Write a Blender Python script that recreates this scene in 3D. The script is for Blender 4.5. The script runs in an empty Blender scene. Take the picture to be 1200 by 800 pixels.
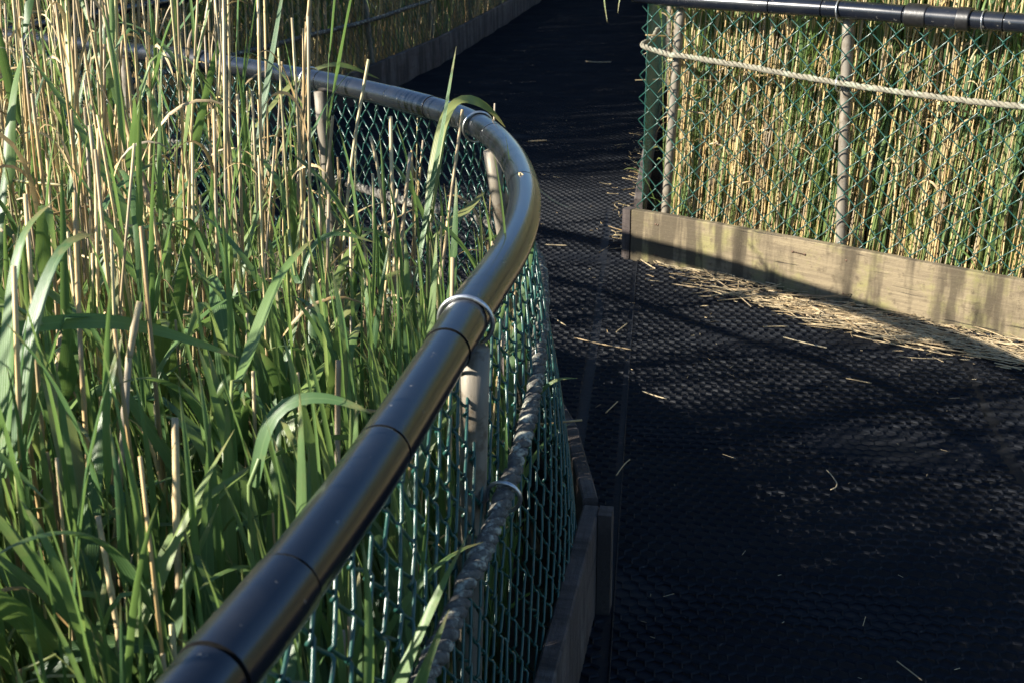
import bpy, math, random
import numpy as np
from mathutils import Vector, Matrix

R = math.radians
rnd = random.Random(7)
rng = np.random.default_rng(11)
scene = bpy.context.scene
COL = scene.collection
GZ = -0.36                      # level of the marsh ground under the boardwalk


# ------------------------------------------------------------------ camera
F = 1400.0
PITCH, ROLL, CAMH = math.atan(540 / 1400), R(0.6), 1.5
fw = np.array([0, math.cos(PITCH), -math.sin(PITCH)])
r0 = np.array([1.0, 0, 0])
u0 = np.cross(r0, fw)
rt = r0 * math.cos(ROLL) - u0 * math.sin(ROLL)
up = u0 * math.cos(ROLL) + r0 * math.sin(ROLL)
CAM = np.array([0, 0, CAMH])
cd = bpy.data.cameras.new("camera")
cd.sensor_width = 36.0
cd.lens = F / 1200 * 36
cd.clip_start = 0.02
cd.clip_end = 3000
cam = bpy.data.objects.new("camera", cd)
COL.objects.link(cam)
m = Matrix(((rt[0], up[0], -fw[0], 0), (rt[1], up[1], -fw[1], 0), (rt[2], up[2], -fw[2], CAMH), (0, 0, 0, 1)))
cam.matrix_world = m
scene.camera = cam
cd.dof.use_dof = True
cd.dof.focus_distance = 2.6
cd.dof.aperture_fstop = 11


def proj(P):
    q = np.atleast_2d(P) - CAM
    d = q @ fw
    dd = np.where(np.abs(d) < 1e-6, 1e-6, d)
    return 600 + F * (q @ rt) / dd, 400 - F * (q @ up) / dd, d


# ------------------------------------------------------------------ materials
def new_mat(name):
    mt = bpy.data.materials.new(name)
    mt.use_nodes = True
    nt = mt.node_tree
    nt.nodes.clear()
    return mt, nt, nt.nodes, nt.links


def N(nt, t, **kw):
    n = nt.nodes.new(t)
    for k, v in kw.items():
        if k.startswith("i_"):
            n.inputs[k[2:]].default_value = v
        elif isinstance(k, str) and k.startswith("n") and k[1:].isdigit():
            n.inputs[int(k[1:])].default_value = v
        else:
            setattr(n, k, v)
    return n


def ramp(nt, stops, fac):
    n = nt.nodes.new("ShaderNodeValToRGB")
    els = n.color_ramp.elements
    while len(els) < len(stops):
        els.new(0.5)
    for e, (p, c) in zip(els, stops):
        e.position = p
        e.color = (*c, 1)
    nt.links.new(fac, n.inputs[0])
    return n.outputs[0]


def math_n(nt, op, a, b=None):
    n = nt.nodes.new("ShaderNodeMath")
    n.operation = op
    for i, v in enumerate((a, b)):
        if v is None:
            continue
        if isinstance(v, (int, float)):
            n.inputs[i].default_value = v
        else:
            nt.links.new(v, n.inputs[i])
    return n.outputs[0]


def mixc(nt, fac, a, b):
    n = nt.nodes.new("ShaderNodeMix")
    n.data_type = "RGBA"
    for i, v in ((0, fac), (6, a), (7, b)):
        if isinstance(v, (int, float)):
            n.inputs[i].default_value = v
        elif isinstance(v, tuple):
            n.inputs[i].default_value = (*v, 1)
        else:
            nt.links.new(v, n.inputs[i])
    return n.outputs[2]


def noise(nt, vec, scale, detail=3, rough=0.55):
    n = nt.nodes.new("ShaderNodeTexNoise")
    n.inputs["Scale"].default_value = scale
    n.inputs["Detail"].default_value = detail
    n.inputs["Roughness"].default_value = rough
    if vec is not None:
        nt.links.new(vec, n.inputs["Vector"])
    return n.outputs["Fac"]


def mapping(nt, vec, scale):
    n = nt.nodes.new("ShaderNodeMapping")
    n.inputs["Scale"].default_value = scale
    nt.links.new(vec, n.inputs["Vector"])
    return n.outputs["Vector"]


def bump(nt, h, strength, dist):
    n = nt.nodes.new("ShaderNodeBump")
    n.inputs["Strength"].default_value = strength
    n.inputs["Distance"].default_value = dist
    nt.links.new(h, n.inputs["Height"])
    return n.outputs["Normal"]


def geo_pos(nt):
    return nt.nodes.new("ShaderNodeNewGeometry").outputs["Position"]


def obj_co(nt):
    return nt.nodes.new("ShaderNodeTexCoord").outputs["Object"]


def finish(nt, shader):
    o = nt.nodes.new("ShaderNodeOutputMaterial")
    nt.links.new(shader, o.inputs["Surface"])


def plant_mat(name, kind):
    """blade or stem; attribute pv = (across, along, random)"""
    mt, nt, nd, lk = new_mat(name)
    at = nd.new("ShaderNodeAttribute")
    at.attribute_name = "pv"
    sx = nd.new("ShaderNodeSeparateXYZ")
    lk.new(at.outputs["Vector"], sx.inputs[0])
    oi = nd.new("ShaderNodeObjectInfo")
    t = math_n(nt, "FRACT", math_n(nt, "ADD", sx.outputs[2], oi.outputs["Random"]))
    p = geo_pos(nt)
    b = nd.new("ShaderNodeBsdfPrincipled")
    if kind == "leaf":
        base = ramp(nt, [(0, (0.050, 0.115, 0.046)), (0.35, (0.095, 0.18, 0.060)), (0.7, (0.155, 0.245, 0.072)), (0.93, (0.21, 0.27, 0.075)), (1, (0.28, 0.25, 0.10))], t)
        # pale midrib and fine veins along the blade
        w = nd.new("ShaderNodeMath"); w.operation = "SINE"
        lk.new(math_n(nt, "MULTIPLY", sx.outputs[0], 62.0), w.inputs[0])
        vein = math_n(nt, "MULTIPLY", math_n(nt, "ADD", w.outputs[0], 1.0), 0.10)
        base = mixc(nt, vein, base, (0.15, 0.25, 0.10))
        rib = math_n(nt, "LESS_THAN", math_n(nt, "ABSOLUTE", math_n(nt, "SUBTRACT", sx.outputs[0], 0.5)), 0.035)
        base = mixc(nt, math_n(nt, "MULTIPLY", rib, 0.45), base, (0.2, 0.3, 0.12))
        spots = ramp(nt, [(0.60, (0, 0, 0)), (0.72, (1, 1, 1))], noise(nt, p, 38, 4, 0.7))
        base = mixc(nt, math_n(nt, "MULTIPLY", spots, 0.35), base, (0.22, 0.22, 0.08))
        tip = ramp(nt, [(0.80, (0, 0, 0)), (0.97, (1, 1, 1))], math_n(nt, 'ADD', sx.outputs[1], math_n(nt, 'MULTIPLY', math_n(nt, 'SUBTRACT', noise(nt, p, 45, 3, 0.6), 0.55), 0.5)))
        base = mixc(nt, math_n(nt, "MULTIPLY", tip, 0.7), base, (0.3, 0.24, 0.1))
        b.inputs["Roughness"].default_value = 0.36
        b.inputs["Specular IOR Level"].default_value = 0.45
        lk.new(bump(nt, w.outputs[0], 0.25, 0.0006), b.inputs["Normal"])
        trans = 0.38
    elif kind == "stem":
        base = ramp(nt, [(0, (0.07, 0.14, 0.04)), (0.5, (0.12, 0.19, 0.05)), (0.85, (0.20, 0.24, 0.07)), (1, (0.30, 0.27, 0.10))], t)
        base = mixc(nt, math_n(nt, "MULTIPLY", noise(nt, p, 30), 0.35), base, (0.25, 0.24, 0.10))
        b.inputs["Roughness"].default_value = 0.45
        trans = 0.0
    else:
        base = ramp(nt, [(0, (0.40, 0.26, 0.10)), (0.3, (0.58, 0.41, 0.18)), (0.6, (0.66, 0.51, 0.27)), (0.85, (0.48, 0.39, 0.21)), (1, (0.50, 0.48, 0.18))], t)
        if kind == "straw":
            base = ramp(nt, [(0, (0.34, 0.24, 0.12)), (0.35, (0.52, 0.39, 0.21)), (0.75, (0.66, 0.54, 0.33)), (1, (0.24, 0.17, 0.10))], t)
        st = noise(nt, mapping(nt, p, (160, 160, 7)), 1.0, 4, 0.65)
        base = mixc(nt, math_n(nt, "MULTIPLY", ramp(nt, [(0.45, (0, 0, 0)), (0.75, (1, 1, 1))], st), 0.55), base, (0.17, 0.105, 0.055))
        bl = noise(nt, p, 22, 4, 0.7)
        base = mixc(nt, math_n(nt, "MULTIPLY", ramp(nt, [(0.56, (0, 0, 0)), (0.72, (1, 1, 1))], bl), 0.5), base, (0.13, 0.09, 0.06))
        sh = noise(nt, mapping(nt, p, (14, 14, 5 if kind != 'straw' else 0)), 0.0 if kind == 'straw' else 1.0, 2, 0.5)          # old sheaths: greyer and browner lengths of stalk
        base = mixc(nt, math_n(nt, "MULTIPLY", ramp(nt, [(0.48, (0, 0, 0)), (0.54, (1, 1, 1))], sh), 0.6), base, (0.22, 0.165, 0.10))
        base = mixc(nt, math_n(nt, "MULTIPLY", ramp(nt, [(0.62, (0, 0, 0)), (0.66, (1, 1, 1))], sh), 0.6), base, (0.30, 0.26, 0.21))
        b.inputs["Roughness"].default_value = 0.55
        lk.new(bump(nt, st, 0.3, 0.0008), b.inputs["Normal"])
        trans = 0.12 if kind == "dryleaf" else 0.0
    lk.new(base, b.inputs["Base Color"])
    if trans:
        tr = nd.new("ShaderNodeBsdfTranslucent")
        tc = mixc(nt, 0.55, base, (0.19, 0.30, 0.06) if kind == "leaf" else (0.45, 0.33, 0.15))
        lk.new(tc, tr.inputs["Color"])
        ms = nd.new("ShaderNodeMixShader")
        ms.inputs[0].default_value = trans
        lk.new(b.outputs[0], ms.inputs[1]); lk.new(tr.outputs[0], ms.inputs[2])
        finish(nt, ms.outputs[0])
    else:
        finish(nt, b.outputs[0])
    return mt


M = {}
M["leaf"] = plant_mat("reed_leaf", "leaf")
M["stem"] = plant_mat("reed_stem_green", "stem")
M["dry"] = plant_mat("reed_stalk_dry", "dry")
M["straw"] = plant_mat("pale_straw", "straw")
M["dryleaf"] = plant_mat("reed_leaf_dry", "dryleaf")


def pipe_mat():
    mt, nt, nd, lk = new_mat("black_plastic_pipe")
    p = geo_pos(nt)
    b = nd.new("ShaderNodeBsdfPrincipled")
    dust = noise(nt, p, 9, 5, 0.65)
    fine = noise(nt, p, 260, 3, 0.6)
    c = mixc(nt, ramp(nt, [(0.45, (0, 0, 0)), (0.8, (1, 1, 1))], dust), (0.006, 0.008, 0.013), (0.016, 0.017, 0.020))
    specks = ramp(nt, [(0.70, (0, 0, 0)), (0.76, (1, 1, 1))], noise(nt, p, 75, 2, 0.5))
    c = mixc(nt, math_n(nt, "MULTIPLY", specks, 0.4), c, (0.26, 0.24, 0.20))
    scr = ramp(nt, [(0.66, (0, 0, 0)), (0.70, (1, 1, 1))], noise(nt, mapping(nt, p, (18, 7, 120)), 1.0, 4, 0.7))
    c = mixc(nt, math_n(nt, "MULTIPLY", scr, 0.10), c, (0.12, 0.12, 0.13))
    lk.new(c, b.inputs["Base Color"])
    rg = nd.new("ShaderNodeMapRange")
    lk.new(dust, rg.inputs[0])
    rg.inputs[3].default_value = 0.14; rg.inputs[4].default_value = 0.30
    lk.new(rg.outputs[0], b.inputs["Roughness"])
    b.inputs["Specular IOR Level"].default_value = 0.5
    lk.new(bump(nt, fine, 0.10, 0.0006), b.inputs["Normal"])
    b.inputs["IOR"].default_value = 1.5
    b.inputs["Coat Weight"].default_value = 0.2
    b.inputs["Coat Roughness"].default_value = 0.16
    finish(nt, b.outputs[0])
    return mt


M["pipe"] = pipe_mat()


def simple_mat(name, c1, c2, scale, rough, metal=0.0, stretch=(1, 1, 1), b_str=0.3, b_dist=0.002, c3=None, spec=0.5, s3=14.0):
    mt, nt, nd, lk = new_mat(name)
    p = mapping(nt, geo_pos(nt), stretch)
    b = nd.new("ShaderNodeBsdfPrincipled")
    f = noise(nt, p, scale, 5, 0.65)
    c = mixc(nt, ramp(nt, [(0.35, (0, 0, 0)), (0.68, (1, 1, 1))], f), c1, c2)
    if c3:
        f3 = noise(nt, geo_pos(nt), s3, 5, 0.7)
        c = mixc(nt, ramp(nt, [(0.52, (0, 0, 0)), (0.64, (1, 1, 1))], f3), c, c3)
    lk.new(c, b.inputs["Base Color"])
    b.inputs["Roughness"].default_value = rough
    b.inputs["Metallic"].default_value = metal
    b.inputs["Specular IOR Level"].default_value = spec
    lk.new(bump(nt, f, b_str, b_dist), b.inputs["Normal"])
    finish(nt, b.outputs[0])
    return mt


M["seam"] = simple_mat("dark_joint", (0.004, 0.004, 0.004), (0.008, 0.008, 0.008), 60, 0.95, spec=0.05)
M["collar"] = simple_mat("black_collar", (0.006, 0.006, 0.007), (0.016, 0.016, 0.016), 60, 0.38)
M["ring"] = simple_mat("galvanised_ring", (0.42, 0.42, 0.41), (0.70, 0.70, 0.68), 120, 0.32, 0.9)
M["wire"] = simple_mat("green_coated_wire", (0.010, 0.054, 0.044), (0.02, 0.078, 0.062), 30, 0.28, c3=(0.05, 0.085, 0.065), s3=40)
M["post"] = simple_mat("galvanised_post", (0.15, 0.132, 0.105), (0.26, 0.225, 0.17), 45, 0.6, 0.15, (1, 1, 0.2), c3=(0.12, 0.095, 0.065), s3=20, b_str=.6)
M["rope_pale"] = simple_mat("weathered_rope", (0.14, 0.125, 0.09), (0.27, 0.25, 0.185), 160, 0.85, c3=(0.30, 0.33, 0.24), s3=30, b_str=0.8)
M["rope_lichen"] = simple_mat("lichen_rope", (0.06, 0.056, 0.05), (0.14, 0.13, 0.11), 110, 0.92, c3=(0.40, 0.40, 0.32), s3=42, b_str=0.9, b_dist=0.004)
M["nail"] = simple_mat("rusty_nail", (0.10, 0.06, 0.04), (0.2, 0.12, 0.08), 90, 0.6, 0.5)


def wood_mat(name, a, b_, lich):
    mt, nt, nd, lk = new_mat(name)
    at = nd.new("ShaderNodeAttribute"); at.attribute_name = "pv"      # along, up, thickness in metres
    sv = at.outputs["Vector"]
    b = nd.new("ShaderNodeBsdfPrincipled")
    def rmp(f, lo, hi): return ramp(nt, [(lo, (0, 0, 0)), (hi, (1, 1, 1))], f)
    def mul(f, k): return math_n(nt, "MULTIPLY", f, k)
    g = noise(nt, mapping(nt, sv, (5, 90, 90)), 1.0, 6, 0.7)
    c = mixc(nt, rmp(g, 0.32, 0.7), a, b_)
    c = mixc(nt, mul(rmp(noise(nt, sv, 5.5, 6, 0.72), 0.47, 0.60), 0.85), c, lich)              # lichen patches
    c = mixc(nt, mul(rmp(noise(nt, mapping(nt, sv, (9, 1.1, 1)), 1.0, 4, 0.65), 0.46, 0.56), 0.88), c, (a[0] * .42, a[1] * .42, a[2] * .40))   # upright streaks: reed-stalk shadows painted into the wood, plus water stain
    c = mixc(nt, mul(rmp(noise(nt, sv, 30, 6, 0.75), 0.54, 0.66), 0.7), c, (a[0] * .5, a[1] * .48, a[2] * .45))
    c = mixc(nt, mul(rmp(noise(nt, sv, 110, 3, 0.6), 0.60, 0.74), 0.16), c, (b_[0] * 1.5, b_[1] * 1.5, b_[2] * 1.45))
    crack = rmp(noise(nt, mapping(nt, sv, (3, 70, 70)), 1.0, 3, 0.6), 0.66, 0.69)
    c = mixc(nt, mul(crack, 0.8), c, (0.02, 0.016, 0.012))
    lk.new(c, b.inputs["Base Color"])
    b.inputs["Roughness"].default_value = 0.9
    h = math_n(nt, "SUBTRACT", math_n(nt, "ADD", g, noise(nt, sv, 60, 5, 0.7)), crack)
    lk.new(bump(nt, h, 0.8, 0.003), b.inputs["Normal"])
    finish(nt, b.outputs[0])
    return mt


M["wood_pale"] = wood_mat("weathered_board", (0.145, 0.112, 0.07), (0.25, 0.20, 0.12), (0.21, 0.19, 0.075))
M["wood_dark"] = wood_mat("grey_brown_board", (0.055, 0.042, 0.038), (0.10, 0.078, 0.07), (0.115, 0.10, 0.09))


def deck_mat():
    mt, nt, nd, lk = new_mat("black_deck")
    p = geo_pos(nt)
    b = nd.new("ShaderNodeBsdfPrincipled")
    n1 = noise(nt, p, 3.5, 5, 0.65)
    n2 = noise(nt, p, 55, 3, 0.6)
    c = mixc(nt, ramp(nt, [(0.4, (0, 0, 0)), (0.75, (1, 1, 1))], n1), (0.006, 0.008, 0.012), (0.016, 0.017, 0.020))
    c = mixc(nt, ramp(nt, [(0.62, (0, 0, 0)), (0.8, (1, 1, 1))], n2), c, (0.045, 0.04, 0.034))
    lk.new(c, b.inputs["Base Color"])
    b.inputs["Roughness"].default_value = 0.75
    b.inputs["Specular IOR Level"].default_value = 0.3
    lk.new(bump(nt, n2, 0.5, 0.004), b.inputs["Normal"])
    finish(nt, b.outputs[0])
    return mt


def mat_mat():
    mt, nt, nd, lk = new_mat("black_rubber_mesh")
    p = geo_pos(nt)
    b = nd.new("ShaderNodeBsdfPrincipled")
    n1 = noise(nt, mapping(nt, p, (1.2, 2.6, 1)), 2.2, 5, 0.62)
    n2 = noise(nt, p, 80, 3, 0.6)
    c = mixc(nt, ramp(nt, [(0.47, (0, 0, 0)), (0.72, (1, 1, 1))], n1), (0.005, 0.007, 0.011), (0.015, 0.016, 0.019))
    c = mixc(nt, ramp(nt, [(0.64, (0, 0, 0)), (0.76, (1, 1, 1))], n2), c, (0.07, 0.063, 0.052))
    lk.new(c, b.inputs["Base Color"])
    rg = nd.new("ShaderNodeMapRange")
    lk.new(n1, rg.inputs[0]); rg.inputs[3].default_value = 0.8; rg.inputs[4].default_value = 0.55
    lk.new(rg.outputs[0], b.inputs["Roughness"])
    b.inputs["Specular IOR Level"].default_value = 0.25
    finish(nt, b.outputs[0])
    return mt


M["deck"] = deck_mat()
M["mat"] = mat_mat()
M["mud"] = simple_mat("marsh_mud", (0.018, 0.015, 0.011), (0.04, 0.033, 0.022), 3.0, 0.5, c3=(0.06, 0.05, 0.03), s3=9, b_str=0.8, b_dist=0.03)


# ------------------------------------------------------------------ mesh building with numpy
class G:
    """collects quads; each vertex carries pv (3 floats)"""
    def __init__(s):
        s.v, s.q, s.p, s.mi, s.n = [], [], [], [], 0

    def add(s, v, q, p, mi=0):
        v = np.asarray(v, float); q = np.asarray(q, int)
        s.v.append(v); s.q.append(q + s.n); s.p.append(np.asarray(p, float)); s.mi.append(np.full(len(q), mi, int))
        s.n += len(v)

    def arrays(s):
        return np.concatenate(s.v), np.concatenate(s.q), np.concatenate(s.p), np.concatenate(s.mi)


def to_mesh(name, arr, mats, smooth=True):
    v, q, p, mi = arr
    me = bpy.data.meshes.new(name)
    me.vertices.add(len(v)); me.vertices.foreach_set("co", v.astype(np.float32).ravel())
    me.loops.add(len(q) * 4); me.loops.foreach_set("vertex_index", q.astype(np.int32).ravel())
    me.polygons.add(len(q))
    me.polygons.foreach_set("loop_start", np.arange(0, len(q) * 4, 4, dtype=np.int32))
    me.polygons.foreach_set("material_index", mi.astype(np.int32))
    me.polygons.foreach_set("use_smooth", np.full(len(q), smooth))
    a = me.attributes.new("pv", "FLOAT_VECTOR", "POINT")
    a.data.foreach_set("vector", p.astype(np.float32).ravel())
    for x in mats:
        me.materials.append(M[x])
    me.update(calc_edges=True)
    me.validate()
    return me


def link(name, me, parent=None, loc=None):
    o = bpy.data.objects.new(name, me)
    COL.objects.link(o)
    if parent is not None:
        o.parent = parent
    if loc is not None:
        o.location = loc
    return o


def obj(name, g, mats, parent=None, smooth=True):
    return link(name, to_mesh(name, g.arrays() if isinstance(g, G) else g, [mats] if isinstance(mats, str) else mats, smooth), parent)


def tag(o, label, cat, group=None, kind=None):
    o["label"] = label
    o["category"] = cat
    if group:
        o["group"] = group
    if kind:
        o["kind"] = kind
    return o


def empty(name, loc=(0, 0, 0)):
    o = bpy.data.objects.new(name, None)
    o.empty_display_size = 0.05
    o.location = loc
    COL.objects.link(o)
    return o


def frames(pts, closed=False):
    t = np.gradient(pts, axis=0) if not closed else np.roll(pts, -1, 0) - np.roll(pts, 1, 0)
    t /= np.linalg.norm(t, axis=1, keepdims=True) + 1e-12
    a = np.array([0, 0, 1.0]) if abs(t[0][2]) < 0.8 else np.array([1.0, 0, 0])
    us = np.empty_like(t)
    u = a - t[0] * (a @ t[0]); u /= np.linalg.norm(u)
    for i in range(len(t)):
        u = u - t[i] * (u @ t[i]); u /= np.linalg.norm(u) + 1e-12
        us[i] = u
    return t, us, np.cross(t, us)


def tube(g, pts, rad, k=6, rand=0.0, mi=0, cap0=False, cap1=False, closed=False):
    pts = np.asarray(pts, float)
    n = len(pts)
    rad = np.broadcast_to(np.asarray(rad, float), (n,))
    t, u, w = frames(pts, closed)
    a = np.arange(k) * 2 * math.pi / k
    v = pts[:, None, :] + rad[:, None, None] * (np.cos(a)[None, :, None] * u[:, None, :] + np.sin(a)[None, :, None] * w[:, None, :])
    v = v.reshape(-1, 3)
    rows = n if closed else n - 1
    i = np.repeat(np.arange(rows), k); j = np.tile(np.arange(k), rows)
    i2 = (i + 1) % n; j2 = (j + 1) % k
    q = np.stack([i * k + j, i * k + j2, i2 * k + j2, i2 * k + j], 1)
    al = np.repeat(np.linspace(0, 1, n), k)
    p = np.stack([np.tile(np.arange(k) / k, n), al, np.full(n * k, rand)], 1)
    caps = []
    for flag, b0 in ((cap0, 0), (cap1, (n - 1) * k)):
        if flag:
            if k == 6: caps += [[b0, b0 + 1, b0 + 2, b0 + 3], [b0, b0 + 3, b0 + 4, b0 + 5]]
            elif k == 4: caps += [[b0, b0 + 1, b0 + 2, b0 + 3]]
            elif k % 2 == 0:
                for c in range(k // 2 - 1):
                    caps.append([b0 + c, b0 + c + 1, b0 + k - 2 - c, b0 + k - 1 - c])
    if caps:
        q = np.concatenate([q, np.array(caps)])
    g.add(v, q, p, mi)


def box(g, c, ax, ay, az, hx, hy, hz, mi=0):
    """oriented box; pv = local metres (+ an offset so each box has its own grain)"""
    c, ax, ay, az = (np.asarray(x, float) for x in (c, ax, ay, az))
    s = np.array([[x, y, z] for x in (-1, 1) for y in (-1, 1) for z in (-1, 1)], float)
    f = [[0, 1, 3, 2], [4, 6, 7, 5], [0, 4, 5, 1], [2, 3, 7, 6], [0, 2, 6, 4], [1, 5, 7, 3]]
    off = rng.uniform(0, 30)
    for q in f:
        l = s[q] * np.array([hx, hy, hz])
        g.add(c + l[:, :1] * ax + l[:, 1:2] * ay + l[:, 2:] * az, [[0, 1, 2, 3]], l[:, [0, 2, 1]] + off, mi)


def plank(g, a, b, z0, z1, th, nrm_side=1.0, jit=0.002):
    """a board on edge from a to b (xy), z0..z1, th thick; slightly uneven long edges"""
    a = np.asarray(a, float); b = np.asarray(b, float)
    L = np.linalg.norm(b - a); d = (b - a) / L; nn = np.array([d[1], -d[0]]) * nrm_side
    ns = max(2, int(L / 0.05) + 1)
    s = np.linspace(0, L, ns)
    off = rng.uniform(0, 30)
    e = 0.004
    prof = [(0, z0), (0, z1 - e), (e, z1), (th - e, z1), (th, z1 - e), (th, z0)]
    k = len(prof)
    V, Pp = [], []
    wob = np.cumsum(rng.normal(0, jit * 0.3, ns)); wob -= np.linspace(wob[0], wob[-1], ns)
    for i in range(ns):
        for (o, z) in prof:
            xy = a + d * s[i] + nn * (o + 0.4 * wob[i])
            zz = z + (wob[i] + rng.normal(0, jit * 0.2) if z > z0 else 0)
            V.append((xy[0], xy[1], zz)); Pp.append((s[i] + off, z + 1.7 * off, o))
    i = np.repeat(np.arange(ns - 1), k); j = np.tile(np.arange(k), ns - 1)
    q = np.stack([i * k + j, i * k + (j + 1) % k, (i + 1) * k + (j + 1) % k, (i + 1) * k + j], 1)
    b0 = (ns - 1) * k
    caps = [[0, 5, 4, 1], [1, 4, 3, 2], [b0 + 1, b0 + 4, b0 + 5, b0], [b0 + 2, b0 + 3, b0 + 4, b0 + 1]]
    g.add(V, np.concatenate([q, caps]), Pp)


def resample(pts, step, smooth=0):
    pts = np.asarray(pts, float)
    # Catmull-Rom then equal steps
    P = np.vstack([2 * pts[0] - pts[1], pts, 2 * pts[-1] - pts[-2]])
    out = []
    for i in range(1, len(P) - 2):
        t = np.linspace(0, 1, 24, endpoint=False)[:, None]
        out.append(0.5 * (2 * P[i] + (P[i + 1] - P[i - 1]) * t + (2 * P[i - 1] - 5 * P[i] + 4 * P[i + 1] - P[i + 2]) * t ** 2
                          + (3 * P[i] - 3 * P[i + 1] + P[i + 2] - P[i - 1]) * t ** 3))
    C = np.vstack(out + [pts[-1:]])
    s = np.concatenate([[0], np.cumsum(np.linalg.norm(np.diff(C, axis=0), axis=1))])
    n = max(2, int(s[-1] / step) + 1)
    q = np.linspace(0, s[-1], n)
    C = np.stack([np.interp(q, s, C[:, c]) for c in range(C.shape[1])], 1)
    for _ in range(smooth):
        C[1:-1] = 0.25 * C[:-2] + 0.5 * C[1:-1] + 0.25 * C[2:]
    return C


class Path:
    def __init__(s, pts):
        s.p = pts
        s.s = np.concatenate([[0], np.cumsum(np.linalg.norm(np.diff(pts, axis=0), axis=1))])
        s.L = s.s[-1]

    def at(s, q):
        return np.stack([np.interp(q, s.s, s.p[:, c]) for c in range(s.p.shape[1])], -1)

    def near(s, xy):
        d = np.linalg.norm(s.p[:, :2] - np.asarray(xy)[None, :2], axis=1)
        return s.s[int(np.argmin(d))]


# ------------------------------------------------------------------ layout (metres; the camera stands over 0,0)
NEAR_TOP = resample([(-.98, -1.7, .90), (-.52, -.2, .90), (-.365, .38, .90), (-.269, .719, .90), (-.248, .80, .90), (-.216, .91, .90), (-.165, 1.127, .90), (-.129, 1.311, .90),
                     (-.088, 1.53, .90), (-.061, 1.685, .90), (-.033, 1.82, .90), (-.004, 1.972, .90), (.020, 2.168, .90), (.029, 2.411, .90),
                     (.008, 2.71, .90), (-.038, 2.975, .90), (-.098, 3.17, .90), (-.18, 3.335, .90), (-.32, 3.545, .90), (-.432, 3.697, .90),
                     (-.632, 3.935, .90), (-.872, 4.185, .90), (-1.187, 4.478, .90), (-1.47, 4.715, .90), (-2.034, 5.158, .90), (-2.27, 5.34, .90)], 0.01, 40)
PT = Path(NEAR_TOP)


def offset_path(P, off):
    t = np.gradient(P[:, :2], axis=0); t /= np.linalg.norm(t, axis=1, keepdims=True)
    nn = np.stack([t[:, 1], -t[:, 0]], 1)
    o = P.copy(); o[:, :2] += nn * np.asarray(off).reshape(-1, 1) if np.ndim(off) else nn * off
    return o


base_off = np.interp(NEAR_TOP[:, 1], [-2, 1.2, 1.7, 2.25, 2.8, 3.8], [.07, .085, .10, .125, .11, .07])
NEAR_BASE = offset_path(NEAR_TOP, base_off)
NEAR_BASE[:, 2] = 0
for _ in range(60):
    NEAR_BASE[1:-1] = .25 * NEAR_BASE[:-2] + .5 * NEAR_BASE[1:-1] + .25 * NEAR_BASE[2:]
FAR_BASE = resample([(-2.15, 5.33, 0), (-1.72, 6.8, 0), (-1.25, 8.25, 0), (-.803, 9.742, 0), (-.31, 12.28, 0), (.449, 16.6, 0), (1.2, 21, 0)], 0.05, 6)
FAR_TOP = resample([(-2.27, 5.35, .90), (-1.83, 6.86, .905), (-1.36, 8.3, .93), (-.92, 9.75, .95), (-.43, 12.28, 1.0), (.33, 16.6, 1.0), (1.08, 21, 1.0)], 0.05, 6)
RA = np.array([.5293, 4.8607]); RB = np.array([1.7723, 3.8537])
RD = (RB - RA) / np.linalg.norm(RB - RA)
RN = np.array([-.6295, -.7770])                       # faces the walkway
RIGHT_BASE = resample([(*RA, 0), (*(RA + RD * 1.2), 0), (*(RA + RD * 2.4), 0), (*(RA + RD * 4.6), 0)], 0.05)
RET_BASE = resample([(.555, 4.90, 0), (.812, 6.7, 0), (1.086, 8.5, 0), (1.5, 12.4, 0), (1.92, 16.44, 0), (2.4, 21, 0)], 0.05, 4)


def inside(poly, P):
    poly = np.asarray(poly)[:, :2]; P = np.atleast_2d(P)[:, :2]
    r = np.zeros(len(P), bool)
    x, y = P[:, 0], P[:, 1]
    for a, b in zip(poly, np.roll(poly, -1, 0)):
        c = ((a[1] > y) != (b[1] > y)) & (x < (b[0] - a[0]) * (y - a[1]) / (b[1] - a[1] + 1e-15) + a[0])
        r ^= c
    return r


DECK = np.vstack([offset_path(NEAR_BASE, -0.05)[:, :2], offset_path(FAR_BASE, -0.05)[:, :2], RET_BASE[::-1, :2] + np.array([.06, 0]),
                  RIGHT_BASE[:, :2] - RN * .08, [(4.6, -1.7)]])
# deck sheet and its dark side
g = G()
import bmesh
bm = bmesh.new()
vs = [bm.verts.new((x, y, 0)) for x, y in DECK[::3]]
fc = bm.faces.new(vs)
if fc.normal.z < 0:
    fc.normal_flip()
ext = bmesh.ops.extrude_face_region(bm, geom=[fc])
bmesh.ops.translate(bm, verts=[e for e in ext["geom"] if isinstance(e, bmesh.types.BMVert)], vec=(0, 0, -.12))
bmesh.ops.recalc_face_normals(bm, faces=bm.faces)
bmesh.ops.triangulate(bm, faces=bm.faces)
me = bpy.data.meshes.new("boardwalk_path")
bm.to_mesh(me); bm.free()
me.materials.append(M["deck"])
o = link("boardwalk_path", me); o["kind"] = "structure"

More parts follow.
